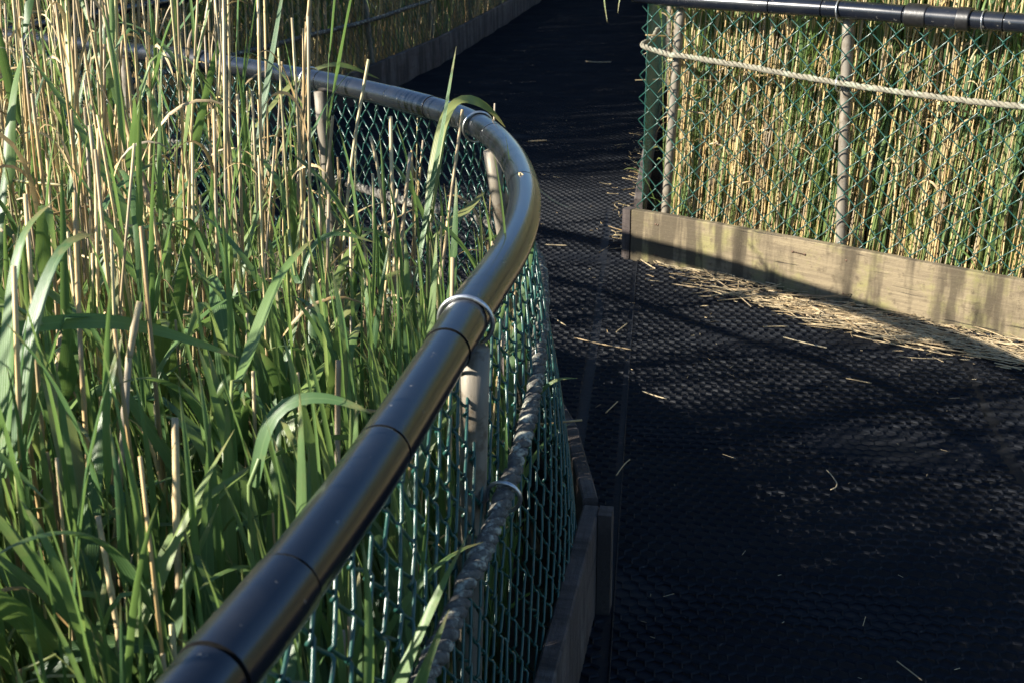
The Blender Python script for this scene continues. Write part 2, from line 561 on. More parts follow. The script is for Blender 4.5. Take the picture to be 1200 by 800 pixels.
# marsh ground out to the horizon
g = G()
n = 90
xs = np.concatenate([np.linspace(-1500, -14, 8)[:-1], np.linspace(-14, 14, n), np.linspace(14, 1500, 8)[1:]])
ys = np.concatenate([np.linspace(-1500, -8, 8)[:-1], np.linspace(-8, 22, n), np.linspace(22, 1500, 8)[1:]])
X, Y = np.meshgrid(xs, ys)
Z = GZ + 0.02 * np.sin(X * 2.3 + np.sin(Y * 1.7)) + 0.015 * np.sin(Y * 3.1 + X)
Vv = np.stack([X.ravel(), Y.ravel(), Z.ravel()], 1)
nx, ny = len(xs), len(ys)
ii, jj = np.meshgrid(np.arange(nx - 1), np.arange(ny - 1))
b0 = (jj * nx + ii).ravel()
g.add(Vv, np.stack([b0, b0 + 1, b0 + nx + 1, b0 + nx], 1), np.zeros((len(Vv), 3)))
o = obj("ground", g, "mud"); o["kind"] = "structure"


# ---- honeycomb mat on the deck: real ridges
def wavez(x, y):
    return (0.004 * np.sin(x * 3.1 + 1.3 * np.sin(y * 2.2)) + 0.005 * np.sin(y * 7.3 + 1.7 * np.sin(x * 1.9)) + 0.003 * np.sin(y * 15 + x * 3.3)
            + 0.003 * np.sin(x * 11 + y * 4)) * 0.8 + 0.0125


SEAMS = [np.array([(1.07, 8.503), (.785, 6.691), (.531, 4.882), (.385, 3.715), (.216, 2.32), (.071, 1.107)]),
         np.array([(.474, 5.653), (.318, 4.158), (.195, 3.16), (.17, 2.6)]),
         np.array([(1.536, 3.893), (1.37, 2.974), (1.244, 1.959)])]


def seam_dist(P):
    d = np.full(len(P), 9.0)
    for S in SEAMS:
        for a, b in zip(S[:-1], S[1:]):
            ab = b - a
            t = np.clip(((P - a) @ ab) / (ab @ ab), 0, 1)
            d = np.minimum(d, np.linalg.norm(P - (a + t[:, None] * ab), axis=1))
    return d


def hexmat():
    px, py = 0.037, 0.0325
    ang = R(-7)
    ca, sa = math.cos(ang), math.sin(ang)
    nx_, ny_ = int(9 / px), int(21 / py)
    I, J = np.meshgrid(np.arange(nx_), np.arange(ny_))
    cx = (I + 0.5 * (J % 2)) * px - 4.0
    cy = J * py - 1.0
    cx, cy = cx.ravel(), cy.ravel()
    h = py * 2 / 3
    # per cell: three edges (right side, upper right, upper left)
    c_tr = (px / 2, py * .36); c_br = (px / 2, -py * .36); c_t = (0, py * .64); c_tl = (-px / 2, py * .36)
    E = []
    for a, b in ((c_br, c_tr), (c_tr, c_t), (c_t, c_tl)):
        E.append(np.stack([cx + a[0], cy + a[1], cx + b[0], cy + b[1]], 1))
    E = np.concatenate(E)
    def rot(x, y): return x * ca - y * sa, x * sa + y * ca
    x0, y0 = rot(E[:, 0], E[:, 1]); x1, y1 = rot(E[:, 2], E[:, 3])
    mid = np.stack([(x0 + x1) / 2, (y0 + y1) / 2], 1)
    # only what can be seen from near the photograph's viewpoint
    k = (mid[:, 1] < 19) & (mid[:, 1] > .6) & (mid[:, 0] < 3.4)
    x0, y0, x1, y1, mid = x0[k], y0[k], x1[k], y1[k], mid[k]
    k = inside(DECK, mid) & (seam_dist(mid) > 0.014)
    x0, y0, x1, y1 = x0[k], y0[k], x1[k], y1[k]
    dx, dy = x1 - x0, y1 - y0
    L = np.hypot(dx, dy); nxv, nyv = -dy / L, dx / L
    w = 0.0026
    z0, z1 = wavez(x0, y0), wavez(x1, y1)
    dp = 0.007
    V = np.stack([np.stack([x0 + nxv * w, y0 + nyv * w, z0 - dp], 1), np.stack([x1 + nxv * w, y1 + nyv * w, z1 - dp], 1),
                  np.stack([x0, y0, z0], 1), np.stack([x1, y1, z1], 1),
                  np.stack([x0 - nxv * w, y0 - nyv * w, z0 - dp], 1), np.stack([x1 - nxv * w, y1 - nyv * w, z1 - dp], 1)], 1)
    n_ = len(x0)
    b = np.arange(n_)[:, None] * 6
    q = np.concatenate([b + np.array([0, 1, 3, 2]), b + np.array([2, 3, 5, 4])])
    q = q[:, ::-1]
    g = G(); g.add(V.reshape(-1, 3), q, np.zeros((n_ * 6, 3)))
    # bound edges of the mat panels on both sides of each seam
    for S in SEAMS[:1]:
        Pc = resample([(a, b, 0) for a, b in S], .03)
        for off in (-.011,):
            Pe = offset_path(Pc, off)
            Pe[:, 2] = wavez(Pe[:, 0], Pe[:, 1]) - .003 + rng.normal(0, .0006, len(Pe))
            tube(g, Pe, .0026, 5)
    return g


o = obj("path_rubber_mesh", hexmat(), "mat"); o["kind"] = "structure"


# ------------------------------------------------------------------ fences
def chain_mesh(top, base, ztop, zbot, pitch, r, k=4, round_=True, s0=None, s1=None, side=0.0, bulge=0.0, tall=1.0, loose=.012):
    """zigzag wires hooked into each other; top/base are Paths"""
    g = G()
    s0 = 0 if s0 is None else s0; s1 = base.L if s1 is None else s1
    hp = pitch / 2
    nw = int((s1 - s0) / hp)
    rows = int((ztop - zbot) / (hp * tall))
    for jw in range(nw):
        sj = s0 + jw * hp
        zz, ss, oo = [], [], []
        for i in range(rows + 1):
            odd = (i + jw) % 2
            z = ztop - i * hp * tall
            s = sj + (hp + r * 1.2) * odd - r * .6
            if round_:
                e = 0.10 * hp; sg = 1 if odd else -1
                for dz, ds in ((e, -e * sg * .9), (0, 0), (-e, -e * sg * .9)):
                    zz.append(z + dz); ss.append(s + ds)
                oo += [(-1 if odd else 1) * r * 1.15, 0, (1 if odd else -1) * r * 1.15]
            else:
                zz.append(z); ss.append(s); oo.append((1 if odd else -1) * r * .6)
        zz = np.array(zz); ss = np.array(ss); oo = np.array(oo)
        ss = ss + np.repeat(rng.normal(0, pitch * loose, rows + 1), len(ss) // (rows + 1)) + rng.normal(0, pitch * loose * .4); zz = zz + np.repeat(rng.normal(0, pitch * loose, rows + 1), len(ss) // (rows + 1)) + pitch * loose * 3 * math.sin(sj * 9)
        f = ss / base.L
        tp = top.at(f * top.L); bp = base.at(np.clip(ss, 0, base.L))
        h = zz / top.p[0][2]
        P = bp * (1 - h[:, None]) + tp * h[:, None]
        tg = base.at(np.clip(ss + .02, 0, base.L)) - base.at(np.clip(ss - .02, 0, base.L))
        tg /= np.linalg.norm(tg, axis=1, keepdims=True) + 1e-9
        nn = np.stack([tg[:, 1], -tg[:, 0]], 1)
        bl = bulge * np.sin(np.clip((zz - zbot) / (ztop - zbot), 0, 1) * math.pi) * (0.6 + 0.6 * math.sin(sj * 5.1))
        P[:, :2] += nn * (oo + side + bl)[:, None]
        P[:, 2] = zz
        tube(g, P, r, k)
    return g


def rope_geo(pts, rad=0.0085, off=0.009, tw=0.085, k=6):
    g = G()
    P = resample(pts, 0.006, 8)
    t, u, w = frames(P)
    s = np.arange(len(P)) * 0.006
    rr = rad * (1 + 0.10 * np.sin(s * 31) + rng.normal(0, .10, len(P)))
    P = P + np.cumsum(rng.normal(0, .0007, P.shape), 0) * .6
    for c in range(3):
        a = s / tw * 2 * math.pi + c * 2 * math.pi / 3
        tube(g, P + off * (np.cos(a)[:, None] * u + np.sin(a)[:, None] * w), rr, k, cap0=True, cap1=True)
    return g


def ring_geo(c, axis, R_, r, tilt=0.0, wobble=0.0):
    """a round loop about axis"""
    axis = np.asarray(axis, float); axis /= np.linalg.norm(axis)
    a = np.array([0, 0, 1.0]); u = a - axis * (a @ axis); u /= np.linalg.norm(u)
    w = np.cross(axis, u)
    ax2 = axis * math.cos(tilt) + u * math.sin(tilt)
    u = u * math.cos(tilt) - axis * math.sin(tilt)
    th = np.linspace(0, 2 * math.pi, 40, endpoint=False)
    P = np.asarray(c) + R_ * (np.cos(th)[:, None] * u * (1 + wobble) + np.sin(th)[:, None] * w)
    g = G(); tube(g, P, r, 8, closed=True)
    return g


PR = 0.033


def pipe_geo(path, s0, s1, joints, sleeves=(), r=PR, k=28, bumps=True):
    """black pipe; thin grooves at joints, slight sleeves between pairs of joints"""
    s = list(np.arange(s0, s1, 0.012))
    for j in joints:
        s += [j - .0034, j - .0021, j - .0016, j + .0016, j + .0021, j + .0034]
    for a, b in sleeves:
        s += [a - .004, a - .0026, a + .0026, a + .004, b - .004, b - .0026, b + .0026, b + .004]
    s = np.unique(np.round(s, 5))
    s = s[(s >= s0) & (s <= s1)]
    rad = np.full(len(s), r)
    for a, b in sleeves:
        rad[(s > a) & (s < b)] += 0.0014
    for j in joints:
        rad[np.abs(s - j) < .0018] -= 0.0045
    rad *= 1 + 0.004 * np.sin(s * 9) if bumps else 1
    g = G()
    tube(g, path.at(s), rad, k, cap0=True, cap1=True)
    mid = (s[:-1] + s[1:]) / 2
    gr = np.zeros(len(mid), int)
    for j in joints:
        gr[np.abs(mid - j) < .0022] = 1
    g.mi[0][:len(mid) * k] = np.repeat(gr, k)
    return g


def collar(path, s, half, r):
    q = s + np.array([-half, -half + .0004, -half + .0018, -half + .005, 0, half - .005, half - .0018, half - .0004, half])
    rr = r * np.array([.82, .965, 1, 1, 1, 1, 1, .965, .82])
    g = G(); tube(g, path.at(q), rr, 28, cap0=True, cap1=True)
    return g


def post_geo(bot, topp, r, bend=(0, 0), k=14, sag=0.0):
    h = np.linspace(0, 1, 14)[:, None]
    P = np.asarray(bot) * (1 - h) + np.asarray(topp) * h
    P[:, :2] += np.sin(h * math.pi) * np.asarray(bend)
    g = G(); tube(g, P, r, k, cap0=True, cap1=True)
    return g


def tangent(path, s):
    d = path.at(s + .01) - path.at(s - .01)
    return d / np.linalg.norm(d)


# ---- the near fence, curving round the reed bed
NB = Path(NEAR_BASE)
fence = tag(empty("chain_link_fence", (-.1, 1.2, 0)), "low fence with thick black pipe rail curving round the green reeds", "fence")
fence.location = (0, 0, 0)
sy = lambda y: PT.near(PT.p[np.argmin(np.abs(PT.p[:, 1] - y))])
def s_xy(x, y): return PT.near((x, y))
joints = [s_xy(*q) for q in [(-.243, .808), (-.203, .939), (-.146, 1.219), (-.094, 1.515), (-.048, 1.752), (.029, 2.448), (-.038, 2.987), (-.218, 3.399), (-.349, 3.59),
                             (-.60, 3.914), (-.951, 4.264), (-1.304, 4.576), (-1.814, 4.977), (-.45, .05)]]
rail = obj("handrail", pipe_geo(PT, 0, PT.L, joints, [(joints[3], joints[4]), (joints[7], joints[8]), (joints[0], joints[1])]), ["pipe", "seam"], fence)
for s, hf in ((s_xy(-1.129, 4.421), .055), (s_xy(-1.231, 4.508), .022)):
    obj("coupling", collar(PT, s, hf, PR + .006), "collar", rail)
for (x, y), tl in zip([(-.07, 1.644), (-.081, 3.131), (-.649, 3.958), (-1.513, 4.745)], (.12, .15, .1, .1)):
    s = s_xy(x, y)
    c = PT.at(s) + np.array([0, 0, -.0035])
    obj("ring_clamp", ring_geo(c, tangent(PT, s), PR + .0075, .0036, tl), "ring", rail)
# posts
for bx, by, tx, ty, bn in [(-.10, 1.62, -.053, 1.60, 0), (.07, 3.0, -.046, 2.95, .016), (-.585, 3.90, -.607, 3.87, 0), (-1.46, 4.76, -1.49, 4.70, 0), (-.50, .1, -.45, .1, 0),
                       (-.93, -1.2, -.84, -1.25, 0)]:
    obj("post", post_geo((bx, by, -.3), (tx, ty, .872), .0215, (bn, 0)), "post", fence)
mesh_g = chain_mesh(PT, NB, .872, .06, .060, .0026, 6, True, 0.5, NB.L - .02, side=0.0, bulge=.016, tall=1.3, loose=.06)
obj("wire_mesh", mesh_g, "wire", fence)
# the rope tied along the walkway side
rope_pts = [(-.80, -.95, .64), (-.36, .25, .64), (-.19, .80, .64), (-.103, 1.151, .645), (-.065, 1.351, .632), (-.015, 1.613, .628), (.028, 1.843, .655), (.052, 2.08, .672), (.068, 2.40, .665),
            (.066, 2.78, .625), (.03, 3.09, .60), (-.12, 3.38, .575), (-.420, 3.71, .565), (-.64, 4.02, .555), (-1.09, 4.46, .55), (-1.58, 4.87, .55), (-2.2, 5.34, .55)]
rope = obj("rope", rope_geo(rope_pts, .0080, .0075, .075, 7), "rope_lichen", fence)
obj("rope_clamp", ring_geo((-.016, 1.607, .628), (.18, 1, 0), .0265, .0036, .15), "ring", rope)
# kickboards at the foot
sb = NB.near(NB.p[np.argmin(np.abs(NB.p[:, 1] - 2.27) + 9 * (NB.p[:, 0] < 0))])
kb = G()
A = NB.at(sb)[:2]; Bk = NB.at(NB.near((-.10, 1.12)))[:2]
plank(kb, Bk, A, -.10, .245, .036, 1.0)
kbo = obj("kickboard", kb, "wood_dark", fence, smooth=False)
kb2 = G(); plank(kb2, NB.at(NB.near((-1.0, -1.6)))[:2], Bk - (A - Bk) / np.linalg.norm(A - Bk) * .006, -.10, .25, .036, 1.0)
obj("kickboard", kb2, "wood_dark", fence, smooth=False)
# upright cleat at the board's end
d2 = (A - Bk) / np.linalg.norm(A - Bk); n2 = np.array([d2[1], -d2[0]])
cl = G()
c0 = A + n2 * .052 - d2 * .022
box(cl, (c0[0], c0[1], .12), (*d2, 0), (*n2, 0), (0, 0, 1), .022, .0145, .127)
obj("cleat", cl, "wood_dark", fence, smooth=False)
segs = [sb + .03, sb + .40, sb + .75, sb + 1.15, sb + 1.9, sb + 2.9, NB.L - .03]
for a, b in zip(segs[:-1], segs[1:]):
    kb3 = G(); plank(kb3, NB.at(a)[:2], NB.at(b - .01)[:2], -.10, .245, .034, 1.0)
    obj("kickboard", kb3, "wood_dark", fence, smooth=False)

# ---- far fence along the left edge of the walkway beyond
FT, FB = Path(FAR_TOP), Path(FAR_BASE)
far = tag(empty("chain_link_fence"), "shaded fence with long dark kickboard beyond the curved rail", "fence")
rail = obj("handrail", pipe_geo(FT, 0, FT.L, [1.0, 2.1, 3.3, 5, 7, 9, 11]), ["pipe", "seam"], far)
obj("coupling", collar(FT, 1.55, .05, PR + .006), "collar", rail)
for s in (.9, 2.4, 4.0, 5.6, 7.2, 8.8, 10.4, 12.0, 13.6):
    b, t = FB.at(s), FT.at(s / FB.L * FT.L)
    obj("post", post_geo((b[0] - .04, b[1], -.3), (t[0], t[1], t[2] - .02), .022), "post", far)
    obj("ring_clamp", ring_geo(FT.at(s / FB.L * FT.L + .04), tangent(FT, s), PR + .007, .0036, .1), "ring", rail)
obj("wire_mesh", chain_mesh(FT, FB, .88, .12, .08, .0026, 4, False), "wire", far)
obj("rope", rope_geo([(p[0] + .03, p[1], .55) for p in (FB.p * .45 + FT.p * .55)[::18]], k=5), "rope_lichen", far)
for a in np.arange(0.04, FB.L - 1, 1.8):
    kb = G(); plank(kb, FB.at(a)[:2], FB.at(min(a + 1.79, FB.L))[:2], -.1, .24, .036, 1.0)
    obj("kickboard", kb, "wood_dark", far, smooth=False)

# ---- right fence in the sun
RPb = Path(RIGHT_BASE)
def rp(d, off, z): return np.array([*(RA + RD * d + RN * off), z])
RT = Path(resample([rp(-.03, .015, 1.078), rp(.255, .02, 1.068), rp(.871, .02, 1.066), rp(1.3, .02, 1.058), rp(2.4, .02, 1.05), rp(4.6, .02, 1.05)], .02, 20))
right = tag(empty("chain_link_fence"), "sunlit fence with pale kickboard and rope beside the dry reeds", "fence")
rr = .031
dm = lambda d: d + .03
rail = obj("handrail", pipe_geo(RT, 0, RT.L, [dm(.565), dm(.77), dm(1.065), dm(1.40), dm(1.9), dm(2.7), dm(3.5)], (), rr), ["pipe", "seam"], right)
obj("coupling", collar(RT, dm(1.11), .037, rr + .008), "collar", rail)
obj("coupling", collar(RT, dm(1.27), .022, rr + .008), "collar", rail)
mid_sleeve = G(); tube(mid_sleeve, RT.at(np.array([dm(1.14), dm(1.1405), dm(1.145), dm(1.20), dm(1.255), dm(1.2595), dm(1.26)])), np.array([rr, rr + .005, rr + .005, rr + .005, rr + .005, rr + .005, rr]), 28)
obj("sleeve", mid_sleeve, "pipe", rail)
for d in (.833, 1.335, 2.3, 3.4):
    obj("ring_clamp", ring_geo(RT.at(dm(d)) - np.array([0, 0, .003]), tangent(RT, dm(d)), rr + .007, .003 if d != 1.335 else .002, .1), "ring", rail)
RTm = Path(resample([rp(0, .0, .95), rp(2.3, 0, .95), rp(4.6, 0, .95)], .02))
obj("wire_mesh", chain_mesh(RTm, RPb, 1.035, .10, .090, .0024, 5, True, bulge=.012, loose=.02), "wire", right)
for d0, d1, r_ in ((.100, .160, .019), (.925, .842, .021), (1.9, 1.9, .021), (3.1, 3.1, .021)):
    obj("post", post_geo(rp(d0, -.028, -.3), rp(d1, -.026, 1.075), r_), "post", right)
rope = obj("rope", rope_geo([(.70, 5.75, .84), (.60, 5.12, .868), (.545, 4.885, .885), rp(.02, .03, .882), rp(.10, .036, .865), rp(.19, .036, .854), rp(.488, .034, .833), rp(.848, .034, .809), rp(1.206, .034, .792),
                             rp(1.49, .034, .781), rp(2.1, .034, .80), rp(3.1, .034, .80), rp(4.5, .034, .79)], .0058, .0058, .062), "rope_pale", right)
obj("rope_clamp", ring_geo(rp(.848, .012, .810), (RD[0], RD[1], -.03), .028, .0032, .1), "ring", rope)
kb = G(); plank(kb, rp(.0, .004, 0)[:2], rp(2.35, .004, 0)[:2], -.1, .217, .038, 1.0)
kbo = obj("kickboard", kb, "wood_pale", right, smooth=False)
st = G()
for dd, zz in ((.735, .170), (.785, .168)):
    tube(st, [rp(dd, .040, zz), rp(dd, .0465, zz)], .0045, 8, cap0=True, cap1=True)
tube(st, [rp(.735, .0455, .170), rp(.785, .0455, .168)], .002, 6, cap0=True, cap1=True)
obj("staple", st, "nail", kbo)
nl = G()
for dd in (.12, .13, .95, 1.62):
    for zz in (.045, .175):
        tube(nl, [rp(dd, .041, zz), rp(dd + .001, .0445, zz)], .004, 8, cap0=True, cap1=True)
obj("nail", nl, "nail", kbo)
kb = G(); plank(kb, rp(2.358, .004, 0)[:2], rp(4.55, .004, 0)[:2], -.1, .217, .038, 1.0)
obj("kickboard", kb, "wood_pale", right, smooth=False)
cl = G()
c0 = rp(-.024, .021, .104)
box(cl, c0, (*RD, 0), (*RN, 0), (0, 0, 1), .019, .024, .113)
obj("end_block", cl, "wood_dark", right, smooth=False)

# ---- return fence on the right edge of the walkway beyond
EB = Path(RET_BASE)
ET = Path(RET_BASE + np.array([0.0, 0, .95]))
ret = tag(empty("chain_link_fence"), "fence running away from the corner post along the walkway's right edge", "fence")
ERt = RET_BASE.copy(); ERt[:, 2] = 1.08; ERt = ERt[::2]
rail = obj("handrail", pipe_geo(Path(ERt), 0, Path(ERt).L, [.8, 2, 3.2, 5, 7, 9]), ["pipe", "seam"], ret)
obj("wire_mesh", chain_mesh(ET, EB, 1.05, .1, .08, .0026, 4, False), "wire", ret)
for s in (3.2, 4.8, 6.4, 8.0, 9.6, 11.2, 12.8, 14.4):
    b = EB.at(s)
    obj("post", post_geo((b[0] + .03, b[1], -.3), (b[0] + .03, b[1], 1.07), .021), "post", ret)
for a in np.arange(0.02, EB.L - 1, 1.8):
    kb = G(); plank(kb, EB.at(a)[:2], EB.at(min(a + 1.79, EB.L))[:2], -.1, .24, .036, -1.0)
    obj("kickboard", kb, "wood_dark", ret, smooth=False)


# ------------------------------------------------------------------ reeds
def leaf_arr(base, az, e0, e1, L, W, twist=0.0, rand=0.5, curl=0.0, fold=0.22, nseg=11, wave=0.0, bend_at=None):
    """blade from base; elevation falls from e0 to e1 along its length"""
    t = np.linspace(0, 1, nseg + 1)
    if bend_at is None:
        e = e0 + (e1 - e0) * t ** 1.5
    else:
        e = np.where(t < bend_at, e0 - 0.12 * t, e0 + (e1 - e0) * np.clip((t - bend_at) / .18, 0, 1))
    a = az + curl * t
    d = np.stack([np.cos(e) * np.cos(a), np.cos(e) * np.sin(a), np.sin(e)], 1)
    P = np.asarray(base) + np.concatenate([[np.zeros(3)], np.cumsum(d[:-1] * (L / nseg), 0)])
    side = np.stack([-np.sin(a), np.cos(a), np.zeros_like(a)], 1)
    upv = np.cross(d, side) * -1
    upv = np.cross(side, d) * -1
    tw = twist * t
    s2 = side * np.cos(tw)[:, None] + upv * np.sin(tw)[:, None]
    u2 = np.cross(s2, d)
    prof = np.minimum(1, (t / .16) ** .6 * .75 + .28) * np.clip(1 - t, 0, 1) ** .62
    prof = prof / prof.max()
    hw = W / 2 * np.maximum(prof, .012)
    wv = wave * np.sin(t * 17 + rand * 9)
    Lf = P + s2 * hw[:, None] + u2 * (fold * hw + wv * hw)[:, None]
    Rt = P - s2 * hw[:, None] + u2 * (fold * hw - wv * hw)[:, None]
    v = np.stack([Lf, P, Rt], 1).reshape(-1, 3)
    i = np.arange(nseg)
    q = np.concatenate([np.stack([3 * i + c, 3 * i + c + 1, 3 * i + c + 4, 3 * i + c + 3], 1) for c in (0, 1)])
    p = np.stack([np.tile([0, .5, 1.0], nseg + 1), np.repeat(t, 3), np.full(3 * (nseg + 1), rand)], 1)
    return v, q, p


def stalk_arr(h, r, lean, laz, bow, rand, cut=True, nodes=True, k=6, kink=None, r_top=.72):
    n = 9
    t = np.linspace(0, 1, n)
    if nodes:
        nd = np.arange(rnd.uniform(.08, .2), h * .97, rnd.uniform(.15, .22)) / h
        extra = np.concatenate([[x - .006 / h, x, x + .006 / h] for x in nd]) if len(nd) else np.array([])
        t = np.unique(np.clip(np.concatenate([t, extra]), 0, 1))
    hor = h * (math.tan(lean) * t + bow * t ** 2)
    P = np.stack([hor * math.cos(laz), hor * math.sin(laz), h * t], 1)
    if kink:
        kt, kl, ka, ke = kink
        i = np.searchsorted(t, kt)
        P = P[:i + 1]; t = t[:i + 1]
        d = np.array([math.cos(ke) * math.cos(ka), math.cos(ke) * math.sin(ka), math.sin(ke)])
        ex = P[-1] + d * np.linspace(.02, kl, 4)[:, None]
        P = np.vstack([P, ex]); t = np.concatenate([t, np.linspace(t[-1], 1, 5)[1:]])
    rad = r * (1 - (1 - r_top) * t)
    if nodes:
        for x in nd:
            rad[np.abs(t - x) < .0005] *= 1.28
    g = G(); tube(g, P, rad, k, rand, cap1=cut)
    return g.arrays(), P


def merge_leafs(ls):
    g = G()
    for v, q, p in ls:
        g.add(v, q, p)
    return g.arrays()


def with_mi(a):
    v, q, p = a
    return v, q, p, np.zeros(len(q), int)


def green_proto(one_sided, tall, wide=1.0):
    h = rnd.uniform(.95, 1.25) if not tall else rnd.uniform(1.3, 1.75)
    st, P = stalk_arr(h, rnd.uniform(.0026, .0042), R(rnd.uniform(0, 6)), rnd.uniform(-2, 2), rnd.uniform(0, .07), rnd.random(), cut=False, nodes=True, k=6, r_top=.35)
    leaves = []
    nl = rnd.randint(4, 6)
    side = rnd.uniform(0, 6.28)
    for i in range(nl):
        f = .34 + .64 * i / (nl - 1)
        b = P[min(len(P) - 1, int(f * (len(P) - 1)))]
        az = side + math.pi * (i % 2) + rnd.uniform(-.5, .5) if not one_sided else rnd.uniform(-1.5, 1.5)
        e0 = R(rnd.uniform(58, 84)); kind = rnd.random()
        L = rnd.uniform(.30, .52) * (1.0 if i < nl - 1 else .7); W = rnd.uniform(.012, .029) * wide
        if kind < .45:
            e1 = R(rnd.uniform(-50, 15)); ba = None
        elif kind < .8:
            e1 = R(rnd.uniform(25, 60)); ba = None
        else:
            e1 = R(rnd.uniform(-75, -30)); ba = rnd.uniform(.45, .7)
        if one_sided and e1 < R(20) and rnd.random() < .5:
            e1 = R(rnd.uniform(30, 60)); ba = None
        leaves.append(with_mi(leaf_arr(b, az, e0, e1, L, W, rnd.uniform(-1.3, 1.3), rnd.random(), rnd.uniform(-.5, .5), rnd.uniform(.1, .35), 12, rnd.uniform(0, .25), ba)))
    # the rolled top shoot
    leaves.append(with_mi(leaf_arr(P[-1] - np.array([0, 0, .01]), rnd.uniform(-.8, .8), R(86), R(70), rnd.uniform(.18, .34), .012, rnd.uniform(-1, 1), rnd.random(), 0, .6, 8)))
    return dict(stem=st, leaves=leaves, h=h)


def dry_proto(tall):
    h = rnd.uniform(.95, 1.35) if not tall else rnd.uniform(1.4, 2.05)
    kink = None
    if rnd.random() < .05:
        kink = (rnd.uniform(.6, .85), rnd.uniform(.12, .4), rnd.uniform(0, 6.28), R(rnd.uniform(-40, 30)))
    st, P = stalk_arr(h, rnd.uniform(.0032, .0052), R(abs(rnd.gauss(0, 3.0))), rnd.uniform(0, 6.28), rnd.uniform(-.02, .03), rnd.random(), True, True, 6, kink)
    lv = []
    if rnd.random() < .65:
        for _ in range(rnd.randint(1, 3)):
            b = P[int(len(P) * rnd.uniform(.4, .9))]
            lv.append(with_mi(leaf_arr(b, rnd.uniform(0, 6.28), R(rnd.uniform(50, 85)), R(rnd.uniform(-85, -20)), rnd.uniform(.12, .3), rnd.uniform(.006, .013), rnd.uniform(-3, 3), rnd.random(), rnd.uniform(-1, 1), .5, 9, .3)))
    return dict(stem=st, leaves=lv, h=h)


GREEN_SIDE = [green_proto(True, False) for _ in range(9)]
GREEN_FULL = [green_proto(False, i > 5) for i in range(12)]
GREEN_WIDE = [green_proto(False, False, 1.8) for _ in range(9)]
GREEN_SIDE_WIDE = [green_proto(True, False, 1.65) for _ in range(7)]
DRY_LOW = [dry_proto(False) for _ in range(12)]
DRY_TALL = [dry_proto(True) for _ in range(12)]


LEAN = .055


def xf(v, x, y, z, rz, sc, sz, jx=0.0, jy=0.0):
    c, s = math.cos(rz), math.sin(rz)
    o = np.empty_like(v)
    o[:, 0] = (v[:, 0] * c - v[:, 1] * s) * sc + x
    o[:, 1] = (v[:, 0] * s + v[:, 1] * c) * sc + y
    o[:, 2] = v[:, 2] * sz + z
    o[:, 0] += (LEAN + jx) * v[:, 2] * sz
    o[:, 1] += jy * v[:, 2] * sz
    return o


class Bed:
    """reeds that stay in one mass"""
    def __init__(s): s.g = G()

    def add(s, pr, kind, x, y, rz, sc, sz):
        tint = rng.random()
        jx, jy = rng.normal(0, .035, 2)
        for arr, mi in [(pr["stem"], 0 if kind == "g" else 2)] + [(l, 1 if kind == "g" else 3) for l in pr["leaves"]]:
            v, q, p, _ = arr
            p = p.copy(); p[:, 2] = (p[:, 2] + tint) % 1.0
            s.g.add(xf(v, x, y, GZ, rz, sc, sz, jx, jy), q, p, mi)

    def build(s, name, label):
        o = obj(name, s.g, ["stem", "leaf", "dry", "dryleaf"])
        return tag(o, label, "reeds", kind="stuff")


mesh_cache = {}


def individual(pr, kind, x, y, rz, sc, sz, label, group):
    key = id(pr)
    if key not in mesh_cache:
        if kind == "g":
            mesh_cache[key] = (to_mesh("stem", pr["stem"], ["stem"]), [to_mesh("leaf", l, ["leaf"]) for l in pr["leaves"]])
        else:
            mesh_cache[key] = (to_mesh("dry_reed_stalk", pr["stem"], ["dry"]), [to_mesh("dry_leaf", l, ["dryleaf"]) for l in pr["leaves"]])
    sm, lm = mesh_cache[key]
    if kind == "g":
        root = empty("green_reed")
        st = link("stem", sm, root)
        for q in lm:
            link("leaf", q, root)
    else:
        root = link("dry_reed_stalk", sm)
        for q in lm:
            link("dry_leaf", q, root)
    root.location = (x, y, GZ)
    root.rotation_euler = (Matrix.Rotation(math.atan(LEAN) + rng.normal(0, .03), 3, 'Y') @ Matrix.Rotation(rng.normal(0, .025), 3, 'X') @ Matrix.Rotation(rz, 3, 'Z')).to_euler()
    root.scale = (sc, sc, sz)
    tag(root, label, "reed", group)
    return root


def scatter(n, x0, x1, y0, y1):
    return np.stack([rng.uniform(x0, x1, n), rng.uniform(y0, y1, n)], 1)


# ---- bed A: left of the curved rail
polyA = np.vstack([offset_path(NEAR_TOP, -.045)[:, :2], [(-7, 5.6), (-7, -1.7)]])
pts = scatter(int(4.8 * 7.6 * 205), -4.5, .3, -1.7, 5.9)
pts = pts[inside(polyA, pts)]
dpath = np.min(np.linalg.norm(pts[:, None, :] - NEAR_TOP[None, ::6, :2], axis=2), axis=1)
px_, py_, dep = proj(np.column_stack([pts, np.full(len(pts), .7)]))
vis = (px_ > -60) & (px_ < 660) & (py_ > -260) & (py_ < 1150) & (dep > .3)
cand = []
for i in range(len(pts)):
    x, y = pts[i]
    if -.1 < dep[i] < 1.22 and -300 < px_[i] < 260:
        continue
    if dep[i] < .92 and dep[i] > -.1 and abs(px_[i] - 600) < 900:
        continue                                      # nothing right against the lens
    if not vis[i]:
        if x < -3.6 or rng.random() > (.98 if y < 2.6 else .6):
            continue
    elif dep[i] > 2.9 and rng.random() > .36:
        continue
    near_bend = y > 1.9 and dpath[i] < .6
    if near_bend and rng.random() < .38:
        continue
    kind = "d" if rng.random() < (.42 if dep[i] < 2.1 else .72) else "g"
    cand.append((dep[i] if vis[i] else 50 + rng.random(), x, y, kind, dpath[i], bool(vis[i])))
